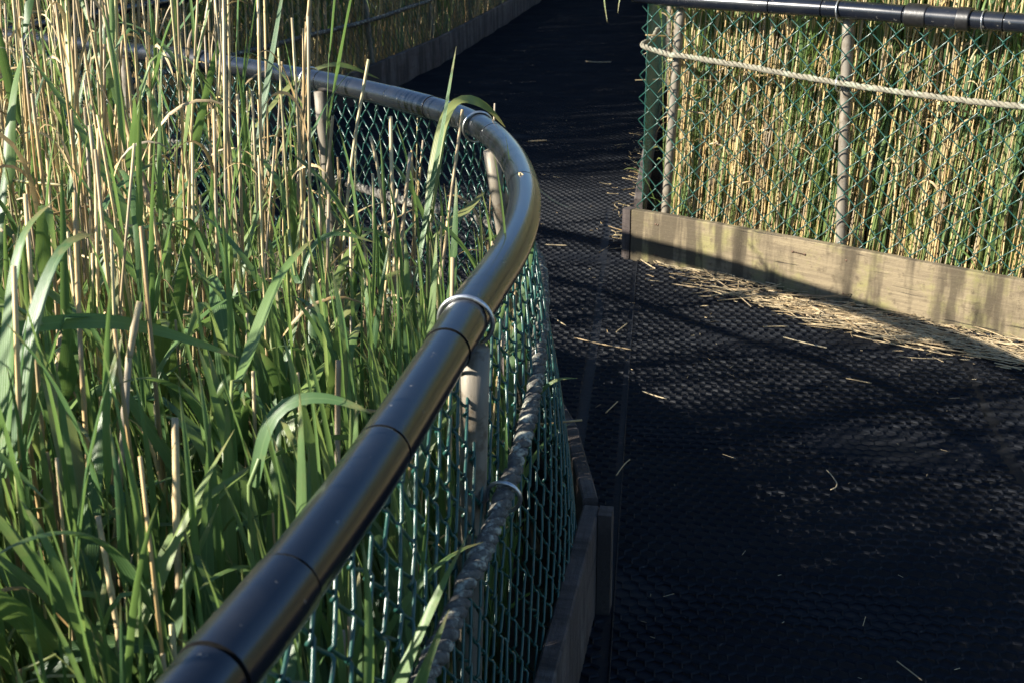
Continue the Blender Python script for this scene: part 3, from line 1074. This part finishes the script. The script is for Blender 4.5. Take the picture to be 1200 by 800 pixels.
# low growth close to the rail
low_i = np.where((NEAR_TOP[:, 1] > .3) & (NEAR_TOP[:, 1] < 2.25) & (NEAR_TOP[:, 0] > -.5))[0]
for i in range(900):
    t_ = rng.uniform(.06, .75)
    a = NEAR_TOP[rnd.choice(low_i)] - np.array([t_, rng.uniform(-.1, .1), 0])
    if inside(polyA, a[None])[0] and (proj(a[None] * [1, 1, 0] + [0, 0, .5])[2][0] > .9):
        cand.append((60 + rng.random(), a[0], a[1], "l", t_, False))
low_j = np.where((NEAR_TOP[:, 1] > 2.2) & (NEAR_TOP[:, 1] < 3.95))[0]
for i in range(620):
    t_ = rng.uniform(.05, 1.15)
    a = NEAR_TOP[rnd.choice(low_j)] - np.array([t_, rng.uniform(-.05, .15), 0])
    if inside(polyA, a[None])[0]:
        cand.append((60 + rng.random(), a[0], a[1], "m", t_, False))
cand.sort()
bedA = Bed()
cnt = {"g": 0, "d": 0}
LIM = {"g": 190, "d": 215}


def top_cap(x, y, d):
    """reeds stay lower by the rail and stand taller away from it"""
    base = .95 if y < 1.8 else .93
    return base + .34 * min(1.0, max(0, d - .15) / .9) + (.28 if (y > 2.3 and d > .5) else 0)


def px_at(x, y): return float(proj(np.array([[x, y, .9]]))[0][0])


for dp, x, y, kind, dpa, v in cand:
    side = dpa < .38
    if kind == "m":
        bedA.add(rnd.choice(GREEN_SIDE), "g", x, y, math.pi + rng.uniform(-1.2, 1.2), .6, rng.uniform(.38, .54) + .34 * min(dpa, .9))
        continue
    if kind == "l":
        bedA.add(rnd.choice(GREEN_SIDE), "g", x, y, math.pi + rng.uniform(-1.0, 1.0), .62, rng.uniform(.55, .98))
        continue
    if kind == "g":
        pr = rnd.choice(GREEN_SIDE_WIDE if dp < 2.1 else GREEN_SIDE) if side else rnd.choice(GREEN_WIDE if dp < 2.1 else GREEN_FULL)
    else:
        pr = rnd.choice(DRY_TALL if (dpa > .5 and rng.random() < .6) else DRY_LOW)
    q = NEAR_TOP[np.argmin(np.linalg.norm(NEAR_TOP[:, :2] - (x, y), axis=1))]
    rz = math.atan2(y - q[1], x - q[0]) + rng.uniform(-.5, .5) if side else rng.uniform(0, 6.28)
    cap = top_cap(x, y, dpa) * rng.uniform(.80, 1.12) - GZ
    if x < -2.1 and y > 4.6:
        cap = rng.uniform(1.15, 1.6) - GZ
    elif not v and not (px_at(x, y) > -90 and y > 0):
        cap = rng.uniform(.95, 1.42) - GZ if y < 2.6 else min(cap, rng.uniform(.75, 1.05) - GZ)
    hh = pr["h"] + (.2 if kind == "g" else 0)
    sz = min(1.15 if cap < 1.7 else 1.7, cap / hh)
    sz = max(.5, sz * rng.uniform(.86, 1.0))
    sc = rng.uniform(.85, 1.15) if kind == 'g' else rng.uniform(.6, 1.05)
    if v and cnt[kind] < LIM[kind]:
        cnt[kind] += 1
        if kind == "g":
            individual(pr, "g", x, y, rz, sc, sz, "green reed with long arching blades in the bed inside the curved rail", "green reeds inside the curved rail")
        else:
            individual(pr, "d", x, y, rz, sc, sz, "dry tan reed stalk standing among green blades inside the curved rail", "dry reed stalks inside the curved rail")
    else:
        bedA.add(pr, kind, x, y, rz, sc, sz)
bedA.build("reed_bed", "dense mass of green and dry reeds filling the bed inside the curved rail")

# ---- bed C: behind the sunlit right fence
bedC = Bed()
cl_ = []
for i in range(8200):
    d = rng.uniform(.0, 4.6); off = .075 + abs(rng.normal(0, .32))
    x, y = RA + RD * d - RN * off
    if x < np.interp(y, RET_BASE[:, 1], RET_BASE[:, 0]) + .08:
        continue
    if d > 2.3 and rng.random() < .5:
        continue
    cl_.append((off, x, y, d))
cl_.sort()
cnt2 = {"g": 0, "d": 0}
LIM2 = {"g": 40, "d": 75}
for off, x, y, d in cl_:
    kind = "g" if rng.random() < .40 else "d"
    if kind == "g":
        pr = rnd.choice(GREEN_FULL) if off > .25 else rnd.choice(GREEN_SIDE)
    else:
        pr = rnd.choice(DRY_LOW + DRY_TALL)
    rz = rng.uniform(0, 6.28) if off > .25 or kind == "d" else math.atan2(-RN[1], -RN[0]) + rng.uniform(-.6, .6)
    sz = rng.uniform(1.0, 1.9) / max(1.0, pr["h"]) * 1.2
    sc = rng.uniform(.42, .75)
    if d < 1.7 and cnt2[kind] < LIM2[kind]:
        cnt2[kind] += 1
        if kind == "g":
            individual(pr, "g", x, y, rz, sc, sz, "green leafy reed pressed behind the sunlit fence with pale kickboard", "green reeds behind the sunlit fence")
        else:
            individual(pr, "d", x, y, rz, sc, sz, "dry yellow reed stalk behind the sunlit fence with pale kickboard", "dry reed stalks behind the sunlit fence")
    else:
        bedC.add(pr, kind, x, y, rz, sc, sz)
bedC.build("reed_bed", "thick stand of dry yellow reeds behind the sunlit fence")

# ---- reeds along the far walkway, both sides
bedD = Bed()
for i in range(5600):
    s = rng.uniform(0, FB.L); off = .08 + rng.uniform(0, 1.5)
    p = FB.at(s); t = tangent(FB, min(max(s, .02), FB.L - .02))
    x, y = p[0] - t[1] * off, p[1] + t[0] * off
    kind = "g" if rng.random() < .3 else "d"
    pr = rnd.choice((GREEN_FULL if off > .3 else GREEN_SIDE) if kind == "g" else DRY_TALL + DRY_LOW)
    rz = math.atan2(t[0], -t[1]) + rng.uniform(-.6, .6) if off <= .3 else rng.uniform(0, 6.28)
    bedD.add(pr, kind, x, y, rz, rng.uniform(.85, 1.2), rng.uniform(1.7, 2.5) / max(1.0, pr["h"]))
bedD.build("reed_bed", "dark tall reeds behind the shaded far fence")
bedE = Bed()
for i in range(1400):
    s = rng.uniform(.1, EB.L); off = .10 + abs(rng.normal(0, .5))
    p = EB.at(s)
    x, y = p[0] + off, p[1]
    kind = "g" if off > .35 and rng.random() < .45 else "d"
    pr = rnd.choice((GREEN_FULL if off > .6 else GREEN_SIDE) if kind == "g" else DRY_TALL + DRY_LOW)
    rz = rng.uniform(-.6, .6) if off <= .6 else rng.uniform(0, 6.28)
    bedE.add(pr, kind, x, y, rz, rng.uniform(.85, 1.2), rng.uniform(1.1, 1.9) / max(1.0, pr["h"]) * 1.15)
bedE.build("reed_bed", "tall reeds along the right edge of the walkway beyond the corner")

BLADES = [
    ('green reed blade arching over the rail just past its second ring', [(-0.178, 2.523, 0.804), (-0.165, 2.58, 0.902), (-0.144, 2.639, 1.005), (-0.127, 2.67, 1.037), (-0.107, 2.693, 1.046), (-0.071, 2.71, 1.039), (-0.037, 2.718, 1.011), (-0.01, 2.723, 0.973)], 0.0362),
    ('thin upright spear of a reed rising above the rail, left of the arching blade', [(-0.205, 2.451, 0.695), (-0.177, 2.532, 0.849), (-0.152, 2.601, 0.969), (-0.128, 2.673, 1.097), (-0.117, 2.719, 1.157)], 0.015),
    ("green reed blade slanting up to the post under the rail's bend", [(-0.166, 2.672, 0.726), (-0.137, 2.717, 0.75), (-0.098, 2.761, 0.773), (-0.06, 2.808, 0.804)], 0.0343),
    ('green reed blade flopped across the rail at its third ring', [(-0.809, 3.801, 0.772), (-0.734, 3.88, 0.861), (-0.68, 3.942, 0.905), (-0.637, 3.994, 0.924), (-0.592, 4.043, 0.933), (-0.536, 4.083, 0.922), (-0.44, 4.11, 0.874)], 0.0281),
    ('tall bright green blade crossing the far end of the rail', [(-1.045, 2.851, 0.917), (-1.06, 2.923, 1.038), (-1.075, 2.995, 1.161), (-1.089, 3.072, 1.295)], 0.0311),
    ("tall dark green blade rising past the rail to the picture's top edge", [(-0.625, 2.904, 0.86), (-0.602, 2.982, 1.013), (-0.587, 3.038, 1.109), (-0.568, 3.102, 1.226), (-0.558, 3.143, 1.285)], 0.0234),
    ("broad ribbed green blade folding over near the picture's left edge", [(-0.589, 1.276, 0.84), (-0.587, 1.312, 0.912), (-0.582, 1.348, 0.981), (-0.573, 1.374, 1.027), (-0.561, 1.397, 1.064), (-0.55, 1.415, 1.091), (-0.536, 1.429, 1.104), (-0.518, 1.434, 1.095)], 0.0374),
    ("broadest green blade standing at the picture's left edge", [(-0.598, 1.251, 0.853), (-0.597, 1.294, 0.932), (-0.596, 1.34, 1.021), (-0.589, 1.382, 1.1), (-0.578, 1.405, 1.128), (-0.558, 1.421, 1.139)], 0.0326),
    ('long green blade lying flat across the upright reeds', [(-0.632, 1.419, 0.977), (-0.57, 1.445, 0.977), (-0.501, 1.467, 0.966), (-0.436, 1.483, 0.938), (-0.368, 1.496, 0.904)], 0.0201),
    ('straight wide green blade leaning right in the middle of the bed', [(-0.39, 1.539, 0.821), (-0.386, 1.577, 0.844), (-0.376, 1.619, 0.873), (-0.351, 1.675, 0.942), (-0.325, 1.719, 0.978), (-0.3, 1.755, 0.994)], 0.0275),
    ('green blade curling over in a hook in front of the black rail', [(-0.31, 1.271, 0.827), (-0.301, 1.282, 0.867), (-0.291, 1.292, 0.905), (-0.279, 1.295, 0.923), (-0.258, 1.295, 0.934), (-0.23, 1.292, 0.936), (-0.199, 1.287, 0.934), (-0.165, 1.277, 0.919)], 0.0202),
    ("low dark green blade bowed over at the picture's bottom left corner", [(-0.532, 1.108, 0.676), (-0.517, 1.115, 0.694), (-0.493, 1.12, 0.707), (-0.455, 1.122, 0.713), (-0.403, 1.121, 0.71), (-0.349, 1.117, 0.7)], 0.0247),
    ('green blade sweeping up to the right below the cut stalk', [(-0.445, 1.151, 0.672), (-0.438, 1.176, 0.69), (-0.415, 1.221, 0.759), (-0.4, 1.25, 0.788), (-0.369, 1.277, 0.812), (-0.317, 1.306, 0.84)], 0.0182),
    ('slim green blade beside the rail pointing up past the joint', [(-0.388, 2.015, 0.888), (-0.371, 1.99, 0.825), (-0.361, 2.015, 0.888), (-0.32, 2.031, 0.929), (-0.238, 2.022, 0.908)], 0.0135),
    ('wide green blade bent down over the cut reed stalk', [(-0.751, 2.133, 0.806), (-0.781, 2.196, 0.871), (-0.781, 2.256, 0.93), (-0.75, 2.305, 0.96), (-0.693, 2.355, 0.991)], 0.0264),
]
CUTS = [
    ('thick cut reed stalk with a square orange top, left middle of the bed', [(-0.396, 1.276, 0.917), (-0.395, 1.25, 0.851), (-0.395, 1.221, 0.776), (-0.39, 1.178, 0.664)], 0.006),
    ('cut stalk with a slanted top leaning over a green sheath', [(-0.479, 1.457, 0.998), (-0.487, 1.445, 0.966), (-0.495, 1.427, 0.92), (-0.503, 1.391, 0.828)], 0.0061),
    ('tan stalk broken at the tip and leaning left at the bottom of the bed', [(-0.463, 1.173, 0.845), (-0.452, 1.149, 0.782), (-0.442, 1.124, 0.719), (-0.439, 1.096, 0.645)], 0.0043),
    ('straight tan stalk with a pale cut top near the left edge', [(-0.587, 1.576, 1.113), (-0.586, 1.55, 1.044), (-0.58, 1.488, 0.883), (-0.572, 1.438, 0.755)], 0.0046),
    ('short orange cut stalk close to the black rail', [(-0.234, 1.494, 0.9), (-0.236, 1.47, 0.837), (-0.237, 1.437, 0.751)], 0.0052),
    ('long thin dry stalk crossing the rail, leaning right, with a dark tip', [(-0.321, 2.78, 1.121), (-0.35, 2.724, 0.976), (-0.371, 2.671, 0.838), (-0.389, 2.598, 0.649)], 0.0049),
    ('dry stalk with a blunt top standing in front of the chain-link', [(-0.265, 2.663, 1.012), (-0.264, 2.62, 0.9), (-0.261, 2.579, 0.793), (-0.259, 2.531, 0.669)], 0.0057),
    ('bent dry stalk with a splintered top beside the blunt one', [(-0.311, 2.647, 0.971), (-0.296, 2.625, 0.914), (-0.286, 2.596, 0.838), (-0.275, 2.558, 0.74)], 0.0047),
    ('golden dry stalk leaning right before the chain-link', [(-0.216, 2.564, 0.952), (-0.226, 2.534, 0.872), (-0.236, 2.501, 0.786), (-0.243, 2.464, 0.691)], 0.0056),
    ('dry stalk pointing up at the rail beside the arching green blade', [(-0.102, 2.597, 1.037), (-0.118, 2.557, 0.932), (-0.134, 2.517, 0.828), (-0.148, 2.477, 0.725)], 0.0046),
    ('slim dry stalk under the rail near the third ring', [(-0.456, 3.084, 0.938), (-0.468, 3.042, 0.827), (-0.483, 2.998, 0.714), (-0.5, 2.931, 0.54)], 0.0055),
    ('tall pale stalk crossing the rail between two joints', [(-0.486, 3.062, 1.27), (-0.501, 3.002, 1.113), (-0.515, 2.934, 0.937), (-0.524, 2.866, 0.761)], 0.0053),
    ("tall dry stalk leaning left across the rail's far coupling", [(-0.795, 3.363, 1.272), (-0.819, 3.314, 1.143), (-0.862, 3.248, 0.972), (-0.888, 3.173, 0.779)], 0.0069),
    ("tall thick dry stalk slanting down from the picture's top left", [(-0.913, 2.779, 1.314), (-0.89, 2.724, 1.172), (-0.857, 2.663, 1.012), (-0.813, 2.608, 0.87), (-0.777, 2.553, 0.728)], 0.0076),
]


def ribbon(pts, W, rand, twist=0.0, fold=.25):
    P = resample(pts, .018, 4)
    n = len(P); t = np.linspace(0, 1, n)
    d = np.gradient(P, axis=0); d /= np.linalg.norm(d, axis=1, keepdims=True)
    view = P - CAM; view = view / np.linalg.norm(view, axis=1, keepdims=True)
    # blade faces: horizontal normal turned half to the open side, settled by its own bend
    sd_ = np.cross(d, np.array([-.55, -.75, .35])); sd_ /= np.linalg.norm(sd_, axis=1, keepdims=True) + 1e-9
    nn = np.cross(sd_, d)
    tw = twist * (t - .4)
    s2 = sd_ * np.cos(tw)[:, None] + nn * np.sin(tw)[:, None]; n2 = np.cross(s2, d)
    prof = np.minimum(1, .62 + t / .3 * .38) * np.clip(1 - t, 0, 1) ** .55
    hw = W / 2 * np.maximum(prof / prof.max(), .015)
    Lf = P + s2 * hw[:, None] + n2 * (fold * hw)[:, None]; Rt = P - s2 * hw[:, None] + n2 * (fold * hw)[:, None]
    v = np.stack([Lf, P, Rt], 1).reshape(-1, 3)
    i = np.arange(n - 1)
    q = np.concatenate([np.stack([3 * i + c, 3 * i + c + 1, 3 * i + c + 4, 3 * i + c + 3], 1) for c in (0, 1)])
    p = np.stack([np.tile([0, .5, 1.0], n), np.repeat(t, 3), np.full(3 * n, rand)], 1)
    return v, q, p, np.zeros(len(q), int)


def rooted(name, P0, lean=(0, 0)):
    return empty(name, (P0[0] + lean[0], P0[1] + lean[1], GZ))


def local(pts, root): return [tuple(np.array(p) - np.array(root.location)) for p in pts]


for bi, (lab, pts_, W) in enumerate(BLADES):
    p0, p1 = np.array(pts_[0]), np.array(pts_[1])
    dr = (p1 - p0) / np.linalg.norm(p1 - p0)
    root = rooted("green_reed", p0, (-dr[0] * .10 - .02, -dr[1] * .10 + .01))
    lp = local(pts_, root)
    g = G()
    top = np.array(lp[0])
    sp = resample([(0, 0, 0), top * np.array([.45, .45, .55]), top - dr * .03, top + dr * .035], .04)
    tube(g, sp, np.linspace(.0042, .003, len(sp)), 7, rnd.random() * .6)
    obj("stem", g, "stem", root)
    link("leaf", to_mesh("leaf", ribbon(lp, W, rnd.uniform(.2, .8), rnd.uniform(-.7, .7)), ["leaf"]), root)
    # one or two ordinary blades lower on the same stem, turned to the bed
    for _ in range(2):
        b = sp[int(len(sp) * rnd.uniform(.35, .75))]
        link("leaf", to_mesh("leaf", with_mi(leaf_arr(b, rnd.uniform(2.2, 4.2), R(75), R(rnd.uniform(0, 50)), rnd.uniform(.25, .38), rnd.uniform(.014, .022), rnd.uniform(-1, 1), rnd.random())), ["leaf"]), root)
    tag(root, lab, "reed", "singled-out green reeds")
for lab, pts_, r_ in CUTS:
    pts_ = [np.array(p) for p in pts_][::-1]
    dr = pts_[1] - pts_[0]; dr /= np.linalg.norm(dr)
    foot = pts_[0] - dr * max(0, (pts_[0][2] - GZ)) / max(.6, dr[2])
    foot[2] = GZ
    g = G()
    P = resample([np.zeros(3)] + [p - foot for p in pts_], .012, 5)
    rad = np.full(len(P), r_ * .8)
    rad *= np.linspace(1.08, .92, len(P))
    for x in np.arange(rnd.uniform(.05, .15), len(P) * .012, .17):
        i = int(x / .012)
        if 0 < i < len(P) - 2: rad[i] *= 1.25
    tube(g, P, rad, 8, rnd.random(), cap1=True)
    o = obj("dry_reed_stalk", g, "dry"); o.location = foot
    tag(o, lab, "reed", "singled-out dry stalks")

# a blade poking out through the wire, a wisp over the bend, and one reed hanging out from the far right fence
for lab, tip, W, back, mt in (("teal green leaf tip poking out through the low fence's mesh", [(.059, 1.931, .671), (.074, 1.935, .681), (.092, 1.936, .685), (.115, 1.936, .683)], .013, (-.12, 1.95, .45), "leaf"),
                              ("thin dry wisp trailing from the rail's bend over the walkway", [(.052, 2.399, .905), (.082, 2.389, .885), (.108, 2.384, .874), (.136, 2.383, .87)], .003, (.02, 2.43, .936), "dryleaf")):
    root = rooted("green_reed" if mt == "leaf" else "dry_reed_stalk", back, (-.06, 0))
    g = G()
    if mt == "leaf":
        lp = local([back] + tip, root)
    else:
        lp = local([back, (.040, 2.415, .928)] + tip[1:], root)
    sp = resample([(0, 0, 0), np.array(lp[0]) * .5, lp[0]], .05)
    tube(g, sp, .003, 6, .4)
    obj("stem", g, "stem" if mt == "leaf" else "dry", root)
    link("leaf", to_mesh("leaf", ribbon(lp, W, .35), [mt]), root)
    tag(root, lab, "reed")
root = empty("green_reed", (1.15, 7.35, GZ))
g = G()
tp = np.array((.78, 7.36, 1.60)) - np.array(root.location)
sp = resample([(0, 0, 0), tp * np.array([.35, .4, .55]), tp], .05)
tube(g, sp, np.linspace(.005, .003, len(sp)), 7, .4)
obj("stem", g, "stem", root)
for tip in ([(.78, 7.36, 1.60), (.66, 7.36, 1.54), (.57, 7.36, 1.30), (.544, 7.357, 1.122), (.561, 7.249, .842), (.579, 7.20, .715)],
            [(.77, 7.35, 1.58), (.73, 7.33, 1.35), (.698, 7.32, 1.027), (.651, 7.248, .841), (.64, 7.22, .766)]):
    link("leaf", to_mesh("leaf", ribbon(local(tip, root), .018, .5), ["leaf"]), root)
tag(root, "reed leaning out over the far walkway with two hanging leaf tips", "reed")


# ------------------------------------------------------------------ straw on the deck
def deckz(x, y): return float(wavez(np.array(x), np.array(y))) + .0015


def straw_geo(g, x, y, L, az, r, rand, bow=0.0, tilt=0.0, z=None):
    t = np.linspace(-.5, .5, 5)
    xs_ = x + math.cos(az) * L * t - math.sin(az) * bow * L * (1 - 4 * t ** 2)
    ys_ = y + math.sin(az) * L * t + math.cos(az) * bow * L * (1 - 4 * t ** 2)
    zz = (deckz(x, y) if z is None else z) + r + (t + .5) * L * math.sin(tilt)
    tube(g, np.stack([xs_, ys_, zz], 1), r, 4, rand, cap0=True, cap1=True)


g = G()
for i in range(750):
    d = rng.uniform(.12, 2.9)
    wdt = .05 + .20 * np.clip((d - .1) / .9, 0, 1)
    off = .05 + abs(rng.normal(0, 1)) * wdt * .62
    dens = .35 + .65 * math.exp(-((d - .55) / .22) ** 2) + .75 * math.exp(-((d - 1.05) / .3) ** 2)
    if rng.random() > dens:
        continue
    x, y = rp(d, off, 0)[:2]
    az = math.atan2(RD[1], RD[0]) + rng.normal(0, .8)
    straw_geo(g, x, y, min(.30, rng.lognormal(-3.3, .75)), az, rng.uniform(.0008, .0022), rng.random(), rng.normal(0, .05), abs(rng.normal(0, .05)), deckz(x, y) + rng.uniform(0, .010) * (off < .3))
for i in range(800):
    if rng.random() < .62:
        d, off = rng.normal(1.02, .26), .20 + rng.normal(0, .055)
    else:
        d, off = rng.normal(1.75, .28), .22 + rng.normal(0, .06)
    x, y = rp(d, max(.06, off), 0)[:2]
    az = math.atan2(RD[1], RD[0]) + rng.normal(.12, .42)
    straw_geo(g, x, y, min(.36, rng.lognormal(-2.4, .8)), az, rng.uniform(.0008, .0024), rng.random(), rng.normal(0, .05), abs(rng.normal(0, .03)), deckz(x, y) + rng.uniform(-.002, .008))
tag(obj("straw_litter", g, "straw"), "pale straw litter drifted along the foot of the sunlit kickboard", "straw", kind="stuff")
g = G()
for i in range(110):
    y = rng.uniform(4.9, 7.6)
    x = np.interp(y, RET_BASE[:, 1], RET_BASE[:, 0]) - .05 - abs(rng.normal(0, .06))
    straw_geo(g, x, y, rng.uniform(.02, .09), rng.uniform(0, 3.14), rng.uniform(.0007, .0016), rng.random(), rng.normal(0, .1), abs(rng.normal(0, .08)), deckz(x, y) + rng.uniform(0, .012))
tag(obj("straw_litter", g, "dry"), "shaded straw heap at the corner beside the receding fence", "straw", kind="stuff")
g = G()
for i in range(420):
    x, y = rng.uniform(-.2, 2.4), rng.uniform(1.4, 8)
    if not inside(DECK, np.array([[x, y]]))[0]:
        continue
    straw_geo(g, x, y, rng.lognormal(-4.4, .6), rng.uniform(0, 3.14), rng.uniform(.0005, .0012), rng.random(), 0)
tag(obj("straw_litter", g, "straw"), "tiny straw crumbs scattered over the black walkway", "straw", kind="stuff")

STRAWS = [
    ("longest loose straw on the dark walkway near the fence's foot", [(0.217, 3.876), (0.306, 3.808), (0.403, 3.75)]),
    ("short straw slanting beside the walkway's long seam", [(0.278, 3.254), (0.299, 3.291), (0.32, 3.328)]),
    ('small straw on the seam just beyond the long straw', [(0.367, 3.931), (0.414, 4.016)]),
    ("tiny straw beside the low fence's bend", [(0.156, 4.086), (0.193, 4.014)]),
    ('thin straw right of the seam pointing at it', [(0.403, 3.397), (0.436, 3.364), (0.47, 3.337)]),
    ('pale twig lying crosswise far up the walkway', [(0.67, 10.666), (0.767, 10.554), (0.885, 10.545)]),
    ("faint straw lying crosswise behind the rail's bend", [(0.111, 7.216), (0.226, 7.235)]),
    ('thin straw lying flat between the rail and the corner block', [(0.146, 5.025), (0.246, 5.009)]),
    ('hooked pale straw alone on the open mat', [(0.839, 2.86), (0.844, 2.826), (0.846, 2.783), (0.838, 2.759), (0.821, 2.746)]),
    ("thin straw near the picture's bottom edge", [(0.774, 2.025), (0.804, 1.961)]),
    ('short straw below the drifted litter', [(1.059, 3.495), (1.094, 3.474), (1.128, 3.452)]),
    ('bright straw at the front edge of the litter', [(0.944, 3.88), (1.01, 3.82), (1.068, 3.77)]),
    ('longest bright stalk lying in the litter', [(1.189, 3.898), (1.337, 3.787), (1.465, 3.681)]),
    ('curved grey stalk resting on the litter', [(1.289, 3.861), (1.472, 3.932), (1.633, 3.953)]),
    ("straw leaning out from the corner block's foot", [(0.536, 4.821), (0.562, 4.736), (0.588, 4.654)]),
    ("straw beside the low fence's end cleat", [(0.274, 2.839), (0.299, 2.898), (0.319, 2.933)]),
]
for lab, pts_ in STRAWS:
    g = G()
    P = resample([(x, y, deckz(x, y) + .0016) for x, y in pts_], .01)
    P[:, 2] = [deckz(a, b) + .0016 for a, b in P[:, :2]]
    d_ = float(np.linalg.norm(P[len(P) // 2] - CAM))
    c = P.mean(0)
    tube(g, P - c, .00042 * d_ + .0003 if d_ < 6 else .005, 6, rnd.random() * .5 + .3, cap0=True, cap1=True)
    o = obj("straw", g, "straw"); o.location = c
    tag(o, lab, "straw", "loose straws on the walkway")


# ------------------------------------------------------------------ light
SUN_AZ, SUN_EL = (-.966, -.259), R(26.5)
h_ = math.hypot(*SUN_AZ)
ts = Vector((SUN_AZ[0] / h_ * math.cos(SUN_EL), SUN_AZ[1] / h_ * math.cos(SUN_EL), math.sin(SUN_EL)))
sd = bpy.data.lights.new("sun", "SUN")
sd.energy = 5.0
sd.angle = R(0.7)
sd.color = (1.0, .93, .81)
so = bpy.data.objects.new("sun", sd)
so.rotation_euler = ts.to_track_quat("Z", "Y").to_euler()
so.location = (-3, -1, 4)
COL.objects.link(so)
w = bpy.data.worlds.new("World")
scene.world = w
w.use_nodes = True
nt = w.node_tree
sky = nt.nodes.new("ShaderNodeTexSky")
sky.sky_type = "NISHITA"
sky.sun_disc = False
sky.dust_density = 0.25
sky.ozone_density = 5.0
sky.air_density = 1.0
sky.sun_elevation = SUN_EL
sky.sun_rotation = math.atan2(ts.x, ts.y) % (2 * math.pi)
nt.links.new(sky.outputs[0], nt.nodes["Background"].inputs[0])
nt.nodes["Background"].inputs[1].default_value = 0.07
scene.view_settings.view_transform = "Standard"
scene.view_settings.look = "None"
scene.view_settings.exposure = 1.55
scene.view_settings.gamma = 1.0
scene.render.engine = "CYCLES"
scene.cycles.max_bounces = 6
scene.cycles.diffuse_bounces = 3
scene.cycles.transmission_bounces = 4
scene.cycles.use_denoising = True
